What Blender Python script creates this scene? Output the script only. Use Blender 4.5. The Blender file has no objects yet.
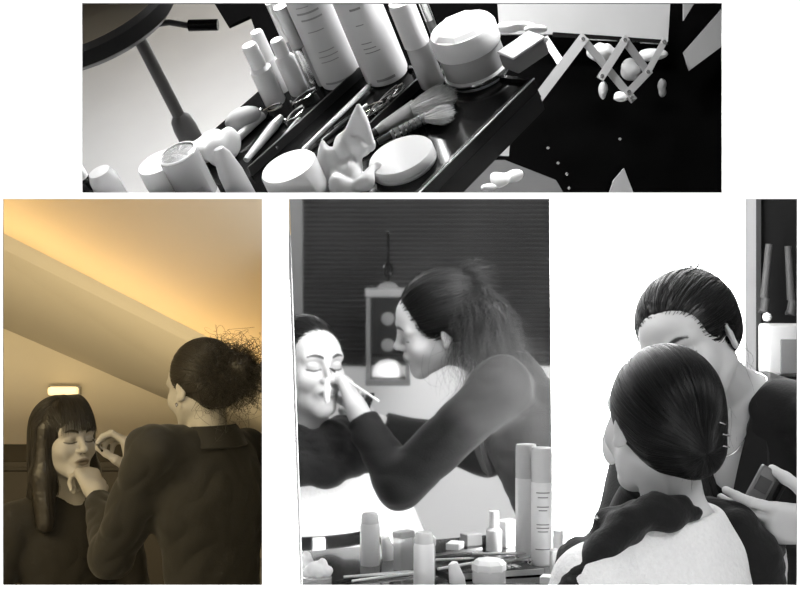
import bpy, math, random
import numpy as np
from mathutils import Vector, Matrix

random.seed(7)
RNG = np.random.default_rng(7)
S = bpy.context.scene
COL = S.collection

# ------------------------------------------------------------------ camera, world, sun, area lights, exposure
F = 1500.0          # focal length in pixels of an 800 x 590 frame
HOR = 262.0         # image row of the horizon
cam_d = bpy.data.cameras.new('camera')
cam_d.sensor_width = 36.0
cam_d.lens = F / 800.0 * 36.0
cam_d.shift_y = -(295.0 - HOR) / 800.0
cam_d.clip_start = 0.05
cam = bpy.data.objects.new('camera', cam_d)
cam.location = (0, 0, 0)
cam.rotation_euler = (math.pi / 2, 0, 0)
COL.objects.link(cam)
S.camera = cam

W = bpy.data.worlds.new('world')
S.world = W
W.use_nodes = True
W.node_tree.nodes['Background'].inputs[0].default_value = (1, 1, 1, 1)
W.node_tree.nodes['Background'].inputs[1].default_value = 0.02
S.view_settings.view_transform = 'Standard'
S.view_settings.look = 'None'
S.view_settings.exposure = 0.0
S.view_settings.gamma = 1.0
S.view_settings.use_curve_mapping = False
S.cycles.max_bounces = 8
S.cycles.use_denoising = True


def light(name, kind, loc, target, energy, size=0.5, size_y=None, color=(1, 1, 1), spread=None):
    d = bpy.data.lights.new(name, kind)
    d.energy = energy
    d.color = color
    if kind == 'AREA':
        d.shape = 'RECTANGLE'
        d.size = size
        d.size_y = size_y or size
        if spread: d.spread = spread
    if kind == 'SUN':
        d.angle = 0.03
    o = bpy.data.objects.new(name, d)
    o.location = loc
    o.rotation_euler = (Vector(target) - Vector(loc)).to_track_quat('-Z', 'Y').to_euler()
    COL.objects.link(o)
    return o


# sun grazing the white wall from above; the area lights are added, unseen fills for each room
light('sun', 'SUN', (0, 0, 4), (0, math.sin(0.26), 4 - math.cos(0.26)), 15.0)
light('room_fill', 'AREA', (1.05, 1.55, 0.62), (0.5, 2.5, -0.45), 8.5, 0.5, 0.4)  # added fill from the camera side, brightens the seated back
light('room_fill', 'AREA', (0.00, 1.6, -0.74), (0.14, 2.9, -0.58), 2.6, 0.3, 0.2)  # added low fill for the things on the vanity
light('room_fill', 'AREA', (0.05, 2.55, 0.50), (0.40, 2.62, -0.20), 1.7, 0.25, 0.25)  # added fill out of view, brightens the faces in the mirror
light('wall_wash_fill', 'AREA', (1.0, 2.6, -0.3), (1.35, 1.95, -0.75), 0.6, 0.5, 0.4)  # added fill on the wall that the mirror reflects
light('warm_fill', 'AREA', (-1.9, 3.0, 0.3), (-0.9, 4.3, -0.6), 23.0, 0.9, 0.8, (1.0, 0.80, 0.45))  # added warm fill, gives the left room its sepia tone
light('warm_fill', 'AREA', (-0.55, 2.6, -0.1), (-0.6, 4.3, -0.5), 5.0, 0.5, 0.2, (1.0, 0.80, 0.45))  # second added warm fill, from the front
light('warm_wall_fill', 'AREA', (-1.6, 4.9, -1.2), (-1.4, 7.0, -0.2), 27.0, 1.5, 0.5, (1.0, 0.80, 0.45))  # added warm fill aimed at the far wall and soffit
light('table_fill', 'AREA', (-0.20, 1.50, 0.52), (-0.02, 1.42, 0.13), 6.5, 0.20, 0.14)  # added fill above the opening, whitens the cosmetics
light('table_fill', 'AREA', (0.16, 1.32, 0.46), (0.05, 1.45, 0.13), 2.2, 0.12, 0.05)  # added front fill for the tray
light('floor_fill', 'AREA', (-0.55, 3.0, 0.80), (-0.55, 3.7, 0.35), 13.0, 0.3, 0.3)  # added fill that lightens the floor round the salon stool


def px(x, y, Y):
    """the point seen at image position x, y at distance Y"""
    return np.array([(x - 400.0) / F * Y, Y, (HOR - y) / F * Y])


# ------------------------------------------------------------------ objects and materials
def link(name, mesh, mats, parent=None):
    o = bpy.data.objects.new(name, mesh)
    COL.objects.link(o)
    for m in (mats if isinstance(mats, (list, tuple)) else [mats]):
        mesh.materials.append(m)
    if parent is not None:
        o.parent = parent
    return o


def tag(o, label=None, cat=None, group=None, kind=None):
    if label: o['label'] = label
    if cat: o['category'] = cat
    if group: o['group'] = group
    if kind: o['kind'] = kind
    return o


def thing(name, label, cat, M=None, group=None):
    o = bpy.data.objects.new(name, None)
    o.empty_display_size = 0.05
    COL.objects.link(o)
    if M is not None: o.matrix_world = M
    return tag(o, label, cat, group)


def mat(name, rgb, rough=0.5, metal=0.0, emit=None, estr=1.0, trans=0.0, bump=0.0, bscale=40.0, vary=0.0, spec=0.5,
        alpha=1.0, sss=0.0, sheen=0.0, ior=1.45, coat=0.0):
    if not isinstance(rgb, (tuple, list)): rgb = (rgb, rgb, rgb)
    m = bpy.data.materials.new(name)
    m.use_nodes = True
    nt = m.node_tree
    b = nt.nodes['Principled BSDF']
    b.inputs['Base Color'].default_value = (*rgb, 1)
    b.inputs['Roughness'].default_value = rough
    b.inputs['Metallic'].default_value = metal
    b.inputs['Specular IOR Level'].default_value = spec
    b.inputs['IOR'].default_value = ior
    b.inputs['Transmission Weight'].default_value = trans
    b.inputs['Alpha'].default_value = alpha
    b.inputs['Sheen Weight'].default_value = sheen
    b.inputs['Coat Weight'].default_value = coat
    if emit is not None:
        b.inputs['Emission Color'].default_value = (*emit, 1)
        b.inputs['Emission Strength'].default_value = estr
    if bump > 0 or vary > 0:
        tc = nt.nodes.new('ShaderNodeTexCoord')
        n = nt.nodes.new('ShaderNodeTexNoise')
        n.inputs['Scale'].default_value = bscale
        n.inputs['Detail'].default_value = 4
        nt.links.new(tc.outputs['Object'], n.inputs['Vector'])
        if bump > 0:
            bp = nt.nodes.new('ShaderNodeBump')
            bp.inputs['Strength'].default_value = bump
            bp.inputs['Distance'].default_value = 0.01
            nt.links.new(n.outputs['Fac'], bp.inputs['Height'])
            nt.links.new(bp.outputs['Normal'], b.inputs['Normal'])
        if vary > 0:
            r = nt.nodes.new('ShaderNodeMapRange')
            r.inputs['To Min'].default_value = 1 - vary
            r.inputs['To Max'].default_value = 1 + vary
            mx = nt.nodes.new('ShaderNodeVectorMath')
            mx.operation = 'SCALE'
            mx.inputs[0].default_value = rgb
            nt.links.new(n.outputs['Fac'], r.inputs['Value'])
            nt.links.new(r.outputs['Result'], mx.inputs['Scale'])
            nt.links.new(mx.outputs['Vector'], b.inputs['Base Color'])
    return m


def skin_mat(name, rough=0.5):
    m = mat(name, 0.5, rough, spec=0.35)
    a = m.node_tree.nodes.new('ShaderNodeAttribute')
    a.attribute_name = 'Col'
    m.node_tree.links.new(a.outputs['Color'], m.node_tree.nodes['Principled BSDF'].inputs['Base Color'])
    return m


def mesh_from(name, V, Fc, smooth=True):
    me = bpy.data.meshes.new(name)
    V = np.asarray(V, dtype=np.float32)
    if isinstance(Fc, np.ndarray):
        k = Fc.shape[1]
        me.vertices.add(len(V))
        me.vertices.foreach_set('co', V.ravel())
        me.loops.add(Fc.size)
        me.loops.foreach_set('vertex_index', Fc.astype(np.int32).ravel())
        me.polygons.add(len(Fc))
        me.polygons.foreach_set('loop_start', np.arange(0, Fc.size, k, dtype=np.int32))
        me.update(calc_edges=True)
    else:
        me.from_pydata([tuple(map(float, v)) for v in V], [], [tuple(int(i) for i in f) for f in Fc])
    me.validate()
    if smooth:
        me.polygons.foreach_set('use_smooth', np.ones(len(me.polygons), dtype=bool))
    return me


class MB:
    """collects simple shapes and links them as one mesh object"""
    def __init__(s): s.V = []; s.F = []; s.sm = []

    def add(s, V, Fc, smooth=False, M=None):
        b = len(s.V)
        for v in V:
            v = Vector(v)
            if M is not None: v = M @ v
            s.V.append(tuple(v))
        for f in Fc:
            s.F.append(tuple(b + i for i in f)); s.sm.append(smooth)
        return s

    def box(s, c, h, M=None, bev=0.0):
        if bev <= 0:
            V = [(c[0] + h[0] * i, c[1] + h[1] * j, c[2] + h[2] * k) for i in (-1, 1) for j in (-1, 1) for k in (-1, 1)]
            return s.add(V, [(0, 1, 3, 2), (4, 6, 7, 5), (0, 4, 5, 1), (2, 3, 7, 6), (0, 2, 6, 4), (1, 5, 7, 3)], False, M)
        # chamfered box: rounded rectangle outline swept through inset levels
        n = 3
        out = []
        for cx, cy, a0 in ((1, 1, 0), (-1, 1, 90), (-1, -1, 180), (1, -1, 270)):
            for i in range(n + 1):
                a = math.radians(a0 + 90.0 * i / n)
                out.append((cx, cy, math.cos(a), math.sin(a)))
        lev = [(-h[2], bev), (-h[2] + bev * 0.3, bev * 0.3), (-h[2] + bev, 0), (h[2] - bev, 0), (h[2] - bev * 0.3, bev * 0.3), (h[2], bev)]
        V = []
        for z, ins in lev:
            for cx, cy, ca, sa in out:
                r = bev
                V.append((c[0] + cx * (h[0] - r) + ca * (r - ins), c[1] + cy * (h[1] - r) + sa * (r - ins), c[2] + z))
        m = len(out)
        Fc = [(l * m + i, l * m + (i + 1) % m, (l + 1) * m + (i + 1) % m, (l + 1) * m + i) for l in range(5) for i in range(m)]
        Fc.append(tuple(range(m - 1, -1, -1)))
        Fc.append(tuple(5 * m + i for i in range(m)))
        return s.add(V, Fc, False, M)

    def lathe(s, prof, n=32, M=None, smooth=True, sx=1.0, sy=1.0):
        V = []
        for r, z in prof:
            for i in range(n):
                a = 2 * math.pi * i / n
                V.append((r * math.cos(a) * sx, r * math.sin(a) * sy, z))
        Fc = [(l * n + i, l * n + (i + 1) % n, (l + 1) * n + (i + 1) % n, (l + 1) * n + i) for l in range(len(prof) - 1) for i in range(n)]
        if prof[0][0] > 1e-6: Fc.append(tuple(range(n - 1, -1, -1)))
        if prof[-1][0] > 1e-6: Fc.append(tuple((len(prof) - 1) * n + i for i in range(n)))
        return s.add(V, Fc, smooth, M)

    def tube(s, pts, r, n=8, M=None, closed=False):
        pts = [Vector(p) for p in pts]
        rs = r if isinstance(r, (list, tuple)) else [r] * len(pts)
        V = []
        N = len(pts)
        up = None
        for i, p in enumerate(pts):
            t = (pts[min(i + 1, N - 1)] - pts[max(i - 1, 0)]).normalized()
            if up is None:
                up = Vector((0, 0, 1)) if abs(t.z) < 0.9 else Vector((1, 0, 0))
            a = t.cross(up).normalized(); up = a.cross(t).normalized()
            for k in range(n):
                q = 2 * math.pi * k / n
                V.append(p + (a * math.cos(q) + up * math.sin(q)) * rs[i])
        Fc = [(l * n + i, l * n + (i + 1) % n, (l + 1) * n + (i + 1) % n, (l + 1) * n + i) for l in range(N - 1) for i in range(n)]
        Fc += [tuple(range(n - 1, -1, -1)), tuple((N - 1) * n + i for i in range(n))]
        return s.add(V, Fc, True, M)

    def prism(s, poly, d):
        """a planar polygon of 3-D points pushed along vector d"""
        n = len(poly); d = Vector(d)
        V = [Vector(p) for p in poly] + [Vector(p) + d for p in poly]
        Fc = [tuple(range(n)), tuple(range(2 * n - 1, n - 1, -1))] + [(i, i + n, (i + 1) % n + n, (i + 1) % n) for i in range(n)]
        return s.add(V, Fc)

    def build(s, name, m, parent=None):
        me = bpy.data.meshes.new(name)
        me.from_pydata(s.V, [], s.F)
        me.polygons.foreach_set('use_smooth', s.sm)
        me.update()
        import bmesh
        b = bmesh.new(); b.from_mesh(me); bmesh.ops.recalc_face_normals(b, faces=b.faces); b.to_mesh(me); b.free()
        if any(s.sm):
            try: me.set_sharp_from_angle(angle=math.radians(40))
            except Exception: pass
        return link(name, me, m, parent)


# ------------------------------------------------------------------ implicit surfaces
def nrm(v):
    v = np.asarray(v, dtype=float)
    return v / np.linalg.norm(v)


def smin(a, b, k):
    if k <= 0: return np.minimum(a, b)
    h = np.clip(0.5 + 0.5 * (b - a) / k, 0, 1)
    return b + (a - b) * h - k * h * (1 - h)


class P3:
    __slots__ = ('f', 'k', 'op')
    def __init__(s, f, k=0.01, op='u'): s.f = f; s.k = k; s.op = op


def cone(a, b, ra, rb, k=0.01, op='u'):
    a = np.array(a, np.float32); b = np.array(b, np.float32)
    ba = b - a; L = float(ba @ ba) + 1e-12
    def f(P):
        t = np.clip(((P - a) @ ba) / L, 0, 1)
        q = P - a - t[:, None] * ba
        return np.sqrt((q * q).sum(1)) - (ra + t * (rb - ra))
    return P3(f, k, op)


def ell(c, r, R=None, k=0.01, op='u'):
    c = np.array(c, np.float32); r = np.array(r, np.float32)
    R = np.eye(3, dtype=np.float32) if R is None else np.array(R, np.float32)
    def f(P):
        q = (P - c) @ R
        k0 = np.sqrt(((q / r) ** 2).sum(1)); k1 = np.sqrt(((q / (r * r)) ** 2).sum(1)) + 1e-9
        return k0 * (k0 - 1) / k1
    return P3(f, k, op)


def rbox(c, h, R=None, rad=0.005, k=0.01, op='u'):
    c = np.array(c, np.float32); h = np.array(h, np.float32)
    R = np.eye(3, dtype=np.float32) if R is None else np.array(R, np.float32)
    def f(P):
        q = np.abs((P - c) @ R) - h + rad
        return np.sqrt((np.maximum(q, 0) ** 2).sum(1)) + np.minimum(q.max(1), 0) - rad
    return P3(f, k, op)


def xform(prims, c, R):
    """local prims placed at c with columns R"""
    c = np.array(c, np.float32); R = np.array(R, np.float32)
    return [P3((lambda P, g=p.f: g((P - c) @ R)), p.k, p.op) for p in prims]


def evaluate(prims, P, disp=None):
    d = np.full(len(P), 1.0, np.float32)
    for p in prims:
        v = p.f(P)
        d = smin(d, v, p.k) if p.op == 'u' else -smin(-d, v, p.k)
    if disp is not None: d = d + disp(P)
    return d


def surface(prims, lo, hi, h, disp=None, B=24, clip=None):
    """naive surface nets over a block grid"""
    lo = np.array(lo, float); hi = np.array(hi, float)
    n = np.ceil((hi - lo) / h / B).astype(int) * B + 1
    G = np.full(n, 1.0, np.float32)
    bs = B * h; R = bs * 0.87
    for bi in range((n[0] - 1) // B):
        for bj in range((n[1] - 1) // B):
            for bk in range((n[2] - 1) // B):
                o = lo + np.array([bi, bj, bk]) * bs
                c = (o + bs / 2)[None].astype(np.float32)
                vals = [(p, float(p.f(c)[0])) for p in prims]
                act = [p for p, v in vals if v < R * 1.25 + p.k + 0.01]
                if not any(p.op == 'u' for p in act): continue
                dc = float(evaluate(act, c)[0])
                sl = (slice(bi * B, bi * B + B + 1), slice(bj * B, bj * B + B + 1), slice(bk * B, bk * B + B + 1))
                if dc < -R * 1.6:
                    G[sl] = -1.0; continue
                if dc > R * 1.6: continue
                ax = [np.arange(B + 1) * h + o[i] for i in range(3)]
                X = np.stack(np.meshgrid(*ax, indexing='ij'), -1).reshape(-1, 3).astype(np.float32)
                v = evaluate(act, X, disp)
                if clip is not None: v = np.maximum(v, clip(X))
                G[sl] = v.reshape(B + 1, B + 1, B + 1)
    return nets(G, lo, h)


def nets(G, lo, h):
    G[0] = G[-1] = 1; G[:, 0] = G[:, -1] = 1; G[:, :, 0] = G[:, :, -1] = 1
    s = G < 0
    cn = np.array(G.shape) - 1
    quads = []; pts = []
    for ax in range(3):
        a = [slice(None)] * 3; b = [slice(None)] * 3
        a[ax] = slice(0, -1); b[ax] = slice(1, None)
        I = np.argwhere(s[tuple(a)] != s[tuple(b)])
        if len(I) == 0: continue
        J = I.copy(); J[:, ax] += 1
        ga = G[I[:, 0], I[:, 1], I[:, 2]]; gb = G[J[:, 0], J[:, 1], J[:, 2]]
        p = I.astype(np.float32); p[:, ax] += np.clip(ga / (ga - gb), 0.02, 0.98)
        u, v = [q for q in range(3) if q != ax]
        quad = []
        for du, dv in ((0, 0), (1, 0), (1, 1), (0, 1)):
            c = I.copy(); c[:, u] -= du; c[:, v] -= dv
            quad.append((c[:, 0] * cn[1] + c[:, 1]) * cn[2] + c[:, 2])
        quad = np.stack(quad, 1)
        flip = s[I[:, 0], I[:, 1], I[:, 2]]
        if ax == 1: flip = ~flip
        quad[~flip] = quad[~flip][:, ::-1]
        quads.append(quad); pts.append(np.repeat(p, 4, axis=0))
        # keep the points in the order of the first, unflipped corners: every corner of a quad gets the same crossing
    Q = np.concatenate(quads); P = np.concatenate(pts)
    used, inv = np.unique(Q.ravel(), return_inverse=True)
    cnt = np.bincount(inv, minlength=len(used))
    V = np.stack([np.bincount(inv, P[:, q], len(used)) / cnt for q in range(3)], 1) * h + np.array(lo)
    return V.astype(np.float32), inv.reshape(Q.shape)


def smooth_mesh(V, Q, it=1, lam=0.5):
    E = np.concatenate([Q[:, [0, 1]], Q[:, [1, 2]], Q[:, [2, 3]], Q[:, [3, 0]]])
    for _ in range(it):
        A = np.zeros_like(V); c = np.zeros(len(V), np.float32)
        for q in range(3):
            A[:, q] = np.bincount(E[:, 0], V[E[:, 1], q], len(V)) + np.bincount(E[:, 1], V[E[:, 0], q], len(V))
        c = np.bincount(E.ravel(), minlength=len(V)).astype(np.float32)
        V = V * (1 - lam) + lam * A / c[:, None]
    return V


def blob(name, prims, lo, hi, h, m, parent=None, disp=None, paint=None, it=1, clip=None):
    V, Q = surface(prims, lo, hi, h, disp, clip=clip)
    V = smooth_mesh(V, Q, it)
    me = mesh_from(name, V, Q)
    if paint is not None:
        c = paint(V)
        at = me.color_attributes.new('Col', 'FLOAT_COLOR', 'POINT')
        at.data.foreach_set('color', np.concatenate([c, np.ones((len(V), 1))], 1).astype(np.float32).ravel())
    return link(name, me, m, parent)


def wrinkle(amp, fx, seed=0, dirs=7):
    r = np.random.default_rng(seed)
    D = r.normal(size=(dirs, 3)); D /= np.linalg.norm(D, axis=1)[:, None]
    ph = r.uniform(0, 6.28, dirs); fr = fx * r.uniform(0.5, 1.7, dirs)
    D = (D * fr[:, None]).astype(np.float32)
    def f(P):
        d = np.zeros(len(P), np.float32)
        w = np.sin(P @ D[0] * 0.5 + 1.0)
        for i in range(dirs):
            d += np.sin(P @ D[i] + ph[i] + 1.3 * w) / dirs
        return amp * (1 - np.abs(d * 2)) * 1.2
    return f


# ------------------------------------------------------------------ anatomy
def frame(fwd, up=(0, 0, 1), roll=0.0):
    """columns: left, back, up  (the face looks along -Y of the frame)"""
    f = nrm(fwd); u = np.array(up, float)
    l = nrm(np.cross(u, f)); u = np.cross(f, l)
    if roll:
        c, s = math.cos(roll), math.sin(roll)
        l, u = l * c + u * s, u * c - l * s
    return np.stack([l, -f, u], 1)


def head_prims(mouth_open=0.0):
    p = [ell((0, .014, .034), (.072, .090, .082), k=.02),
         ell((0, -.026, -.020), (.061, .064, .083), k=.03),
         ell((0, -.050, .038), (.055, .040, .042), k=.03)]
    for s in (-1, 1):
        p += [cone((s * .050, .000, -.050), (s * .016, -.068, -.094), .019, .018, k=.03),
              ell((s * .040, -.060, -.026), (.025, .024, .024), k=.025),
              cone((s * .014, -.088, .023), (s * .046, -.074, .024), .0085, .0085, k=.014)]
    p += [cone((-.008, -.074, -.098), (.008, -.074, -.098), .0165, .0165, k=.02)]
    for s in (-1, 1):
        p += [ell((s * .031, -.098, .004), (.019, .015, .013), k=.012, op='s'),
              ell((s * .031, -.0775, .002), (.0165, .0125, .0115), k=.005)]
    p += [cone((0, -.088, .014), (0, -.1055, -.024), .0068, .0085, k=.012),
          ell((0, -.1075, -.0275), (.0098, .0095, .0085), k=.008)]
    for s in (-1, 1):
        p += [ell((s * .0125, -.097, -.0305), (.0065, .0085, .0065), k=.006),
              ell((s * .0065, -.1045, -.037), (.0035, .0045, .0030), k=.002, op='s')]
    p += [ell((0, -.083, -.059), (.027, .017, .020), k=.015),
          cone((-.017, -.0925, -.0585), (.017, -.0925, -.0585), .0035, .0035, k=.006),
          ell((0, -.0975, -.057), (.012, .0055, .0045), k=.006),
          ell((0, -.0965, -.0665), (.0155, .006, .0055), k=.006)]
    if mouth_open:
        p += [ell((0, -.100, -.0615), (.013, .009, .0028), k=.003, op='s')]
    else:
        p += [cone((-.020, -.0985, -.0615), (.020, -.0985, -.0615), .0012, .0012, k=.003, op='s')]
    p += [ell((0, -.099, -.077), (.014, .006, .004), k=.008, op='s')]
    for s in (-1, 1):
        Re = np.array([[.88, s * .42, 0], [-s * .42, .88, 0], [0, 0, 1]]).T
        p += [ell((s * .075, .010, -.006), (.0055, .0150, .0265), Re, k=.006),
              ell((s * .084, .008, -.002), (.0055, .0095, .018), Re, k=.003, op='s'),
              ell((s * .079, .003, -.027), (.005, .007, .008), Re, k=.005)]
    return p


def head_paint(base, lip, dark, lash=True):
    base = np.array(base, float); lip = np.array(lip, float); dark = np.array(dark, float)
    def f(L):
        c = np.tile(base, (len(L), 1))
        def mix(w, col):
            w = np.clip(w, 0, 1)[:, None]
            c[:] = c * (1 - w) + col * w
        x = np.abs(L[:, 0]); y = L[:, 1]; z = L[:, 2]
        front = y < -.055
        # lips
        w = 1.25 - np.sqrt((L[:, 0] / .0215) ** 2 + ((z + .0615) / (.0105 * (1 - .25 * np.clip(x / .02, 0, 1)))) ** 2)
        mix(np.where(front, w * 4, 0), lip)
        w = 1 - np.abs(z + .0615) / .0016 - np.clip(x - .019, 0, 1) * 300
        mix(np.where(front, w, 0) * .8, dark)
        # brows
        zb = .0275 + .006 * np.sin(np.clip((x - .012) / .036, 0, 1) * 2.6) - .004
        th = .0042 * (1 - .6 * np.clip((x - .030) / .020, 0, 1))
        w = (1.3 - np.abs(z - zb) / th) * 2
        mix(np.where(front & (x > .012) & (x < .050), w, 0) * .75, dark)
        # lashes on the closed lid
        zl = -.0035 - .0035 * np.cos((x - .031) / .018 * 1.57)
        w = (1.5 - np.abs(z - zl) / .0020)
        mix(np.where(front & (x > .013) & (x < .050), w, 0) * .95, dark)
        mix(np.where(front & (x > .014) & (x < .048) & (z > zl), (1 - np.abs(z - .003) / .010) * .35, 0), dark)
        # nostrils
        w = 1.4 - np.sqrt(((x - .0065) / .0035) ** 2 + ((z + .0375) / .003) ** 2)
        mix(np.where(y < -.093, w, 0) * .8, dark)
        return c
    return f


def hand_prims(w, d, n, left, curls, thumb, s=1.0, spread=0.10):
    """w wrist, d wrist-to-knuckles, n out of the palm; curls four (a, b, c) in degrees; thumb two directions in (side, along, palm)"""
    w = np.array(w, float); d = nrm(d); n = np.array(n, float); n = nrm(n - d * (n @ d))
    t = nrm(np.cross(n, d)) if left else nrm(np.cross(d, n))          # towards the thumb
    p = [cone(w - d * .01, w + d * .022, .024 * s, .025 * s, k=.015)]
    base = []
    for i, o in enumerate((.026, .009, -.009, -.025)):
        b = w + (d * (.088 - .004 * abs(i - 1)) + t * o) * s
        base.append(b)
        p.append(cone(w + (d * .018 + t * o * .7) * s, b, .0145 * s, .0115 * s, k=.012))
    L = ((.040, .025, .020), (.044, .028, .021), (.040, .026, .020), (.032, .019, .018))
    tips = []
    for i in range(4):
        a = 0.0; q = base[i]; r = (.0092, .0083, .0076, .0066) if i < 3 else (.0080, .0072, .0066, .0058)
        lat = t * (1.5 - i) * spread
        for j in range(3):
            a += math.radians(curls[i][j])
            v = nrm(d * math.cos(a) + n * math.sin(a) + lat * max(0, math.cos(a)))
            e = q + v * L[i][j] * s
            p.append(cone(q, e, r[j] * s, r[j + 1] * s, k=.0035))
            q = e
        tips.append(q)
    q = w + (d * .018 + t * .020 + n * .006) * s
    for j, (l, r0, r1) in enumerate(((.042, .0150, .0115), (.030, .0105, .0095), (.025, .0095, .0075))):
        v = thumb[min(j, len(thumb) - 1)]
        v = nrm(t * v[0] + d * v[1] + n * v[2])
        e = q + v * l * s
        p.append(cone(q, e, r0 * s, r1 * s, k=.006 if j else .012)); q = e
    tips.append(q)
    return p, tips


def rot_to(y, z):
    """columns with z along z and y near y"""
    z = nrm(z); y = np.array(y, float); y = nrm(y - z * (y @ z)); x = np.cross(y, z)
    return np.stack([x, y, z], 1)


def torso_prims(neck, up, back, g=0.0, wide=1.0, s=1.0):
    R = rot_to(back, up); u = R[:, 2]
    nk = np.array(neck, float)
    return [ell(nk - u * .17 * s, (.150 * s * wide + g, .098 * s + g, .18 * s + g), R, k=.04),
            ell(nk - u * .36 * s, (.122 * s * wide + g, .088 * s + g, .17 * s + g), R, k=.05),
            ell(nk - u * .56 * s, (.160 * s * wide + g, .108 * s + g, .17 * s + g), R, k=.05)]


def bounds(pts, m):
    a = np.array(pts, float)
    return a.min(0) - m, a.max(0) + m


# ------------------------------------------------------------------ hair
def strands(name, paths, rad, m, parent, taper=True):
    """paths (N, K, 3) -> three-sided tubes"""
    N, K, _ = paths.shape
    t = np.gradient(paths, axis=1); t /= np.linalg.norm(t, axis=2, keepdims=True) + 1e-9
    ref = RNG.normal(size=(N, 1, 3)); a = np.cross(t, ref); a /= np.linalg.norm(a, axis=2, keepdims=True) + 1e-9
    b = np.cross(t, a)
    r = np.full((N, K, 1), rad)
    if taper: r = r * (1 - 0.75 * np.linspace(0, 1, K) ** 2)[None, :, None]
    V = np.stack([paths + r * (a * math.cos(q) + b * math.sin(q)) for q in (0, 2.094, 4.189)], 2).reshape(-1, 3)
    i = np.arange(N)[:, None] * K * 3; j = np.arange(K - 1)[None] * 3
    base = (i + j).ravel()
    Q = np.concatenate([np.stack([base + q, base + (q + 1) % 3, base + 3 + (q + 1) % 3, base + 3 + q], 1) for q in range(3)])
    return link(name, mesh_from(name, V, Q), m, parent)


def grad(prims, P, e=0.002):
    g = np.zeros_like(P)
    for q in range(3):
        d = np.zeros(3, np.float32); d[q] = e
        g[:, q] = evaluate(prims, P + d) - evaluate(prims, P - d)
    return g / (np.linalg.norm(g, axis=1, keepdims=True) + 1e-9)


def comb(prims, starts, flow, steps, step, lift=0.001, jit=0.0015, wave=0.0):
    """strands that follow the flow field on an implicit surface"""
    P = starts.astype(np.float32)
    for _ in range(4):
        P = P - grad(prims, P) * evaluate(prims, P)[:, None]
    off = lift + RNG.uniform(0, jit, len(P)).astype(np.float32)
    out = []
    prev = None
    for k in range(steps):
        g = grad(prims, P)
        P = P - g * (evaluate(prims, P) - off)[:, None]
        out.append(P.copy())
        v = flow(P, k)
        v = v - g * (v * g).sum(1, keepdims=True)
        ln = np.linalg.norm(v, axis=1, keepdims=True)
        v = v / (ln + 1e-6)
        if prev is not None: v = v * .6 + prev * .4
        if wave: v = v + wave * RNG.normal(size=v.shape)
        prev = v
        P = (P + v * step).astype(np.float32)
    return np.stack(out, 1)


def loc2w(c, R):
    return lambda L: np.asarray(L) @ np.asarray(R).T + np.asarray(c)

# ------------------------------------------------------------------ materials
M_plaster = mat('white plaster', 0.93, 0.6, spec=0.1)
M_roomwall = mat('room plaster', 0.35, 0.8, bump=0.1)
M_dark = mat('black lacquer', 0.004, 0.25, spec=0.35)
M_skin = skin_mat('skin')
M_hair = mat('black hair', 0.005, 0.36, spec=0.35)
M_frizz = mat('frizzy hair', 0.026, 0.6, spec=0.3)
M_hair2 = mat('brown black hair', (0.030, 0.026, 0.021), 0.42, spec=0.6)
M_wool = mat('black suit wool', 0.008, 0.75, spec=0.25, bump=0.12, bscale=220, sheen=0.08)
M_wool2 = mat('dark jacket cloth', (0.017, 0.016, 0.014), 0.75, bump=0.10, bscale=220, sheen=0.12)
M_knit = mat('dark knit', 0.008, 0.85, spec=0.2, bump=0.2, bscale=160, sheen=0.12)
M_knit2 = mat('dark jersey', (0.024, 0.022, 0.019), 0.85, bump=0.12, bscale=180, sheen=0.1)
M_fleece = mat('white boucle', 0.76, 0.9, bump=0.35, bscale=170, vary=0.10, sheen=0.3)
M_black = mat('black cloth', 0.005, 0.8, spec=0.2)
M_metal = mat('steel', 0.75, 0.22, 1.0)
M_metal2 = mat('satin metal', 0.55, 0.4, 1.0)
M_white = mat('white plastic', 0.85, 0.3)
M_matte = mat('matte white', 0.85, 0.8)

# ------------------------------------------------------------------ mirror frame of reference
TH, MD = 0.4604, 2.6562
MN = np.array([-math.sin(TH), math.cos(TH), 0.0])


def flip(P):
    P = np.asarray(P, float)
    return P - 2 * (P @ MN - MD) * MN


def vpx(x, y, Y):
    """the real point whose reflection is seen at x, y at distance Y"""
    return flip(px(x, y, Y))


# ------------------------------------------------------------------ people
def tuck(c, R, L):
    return loc2w(c, R)(np.array([L]))[0]


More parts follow.
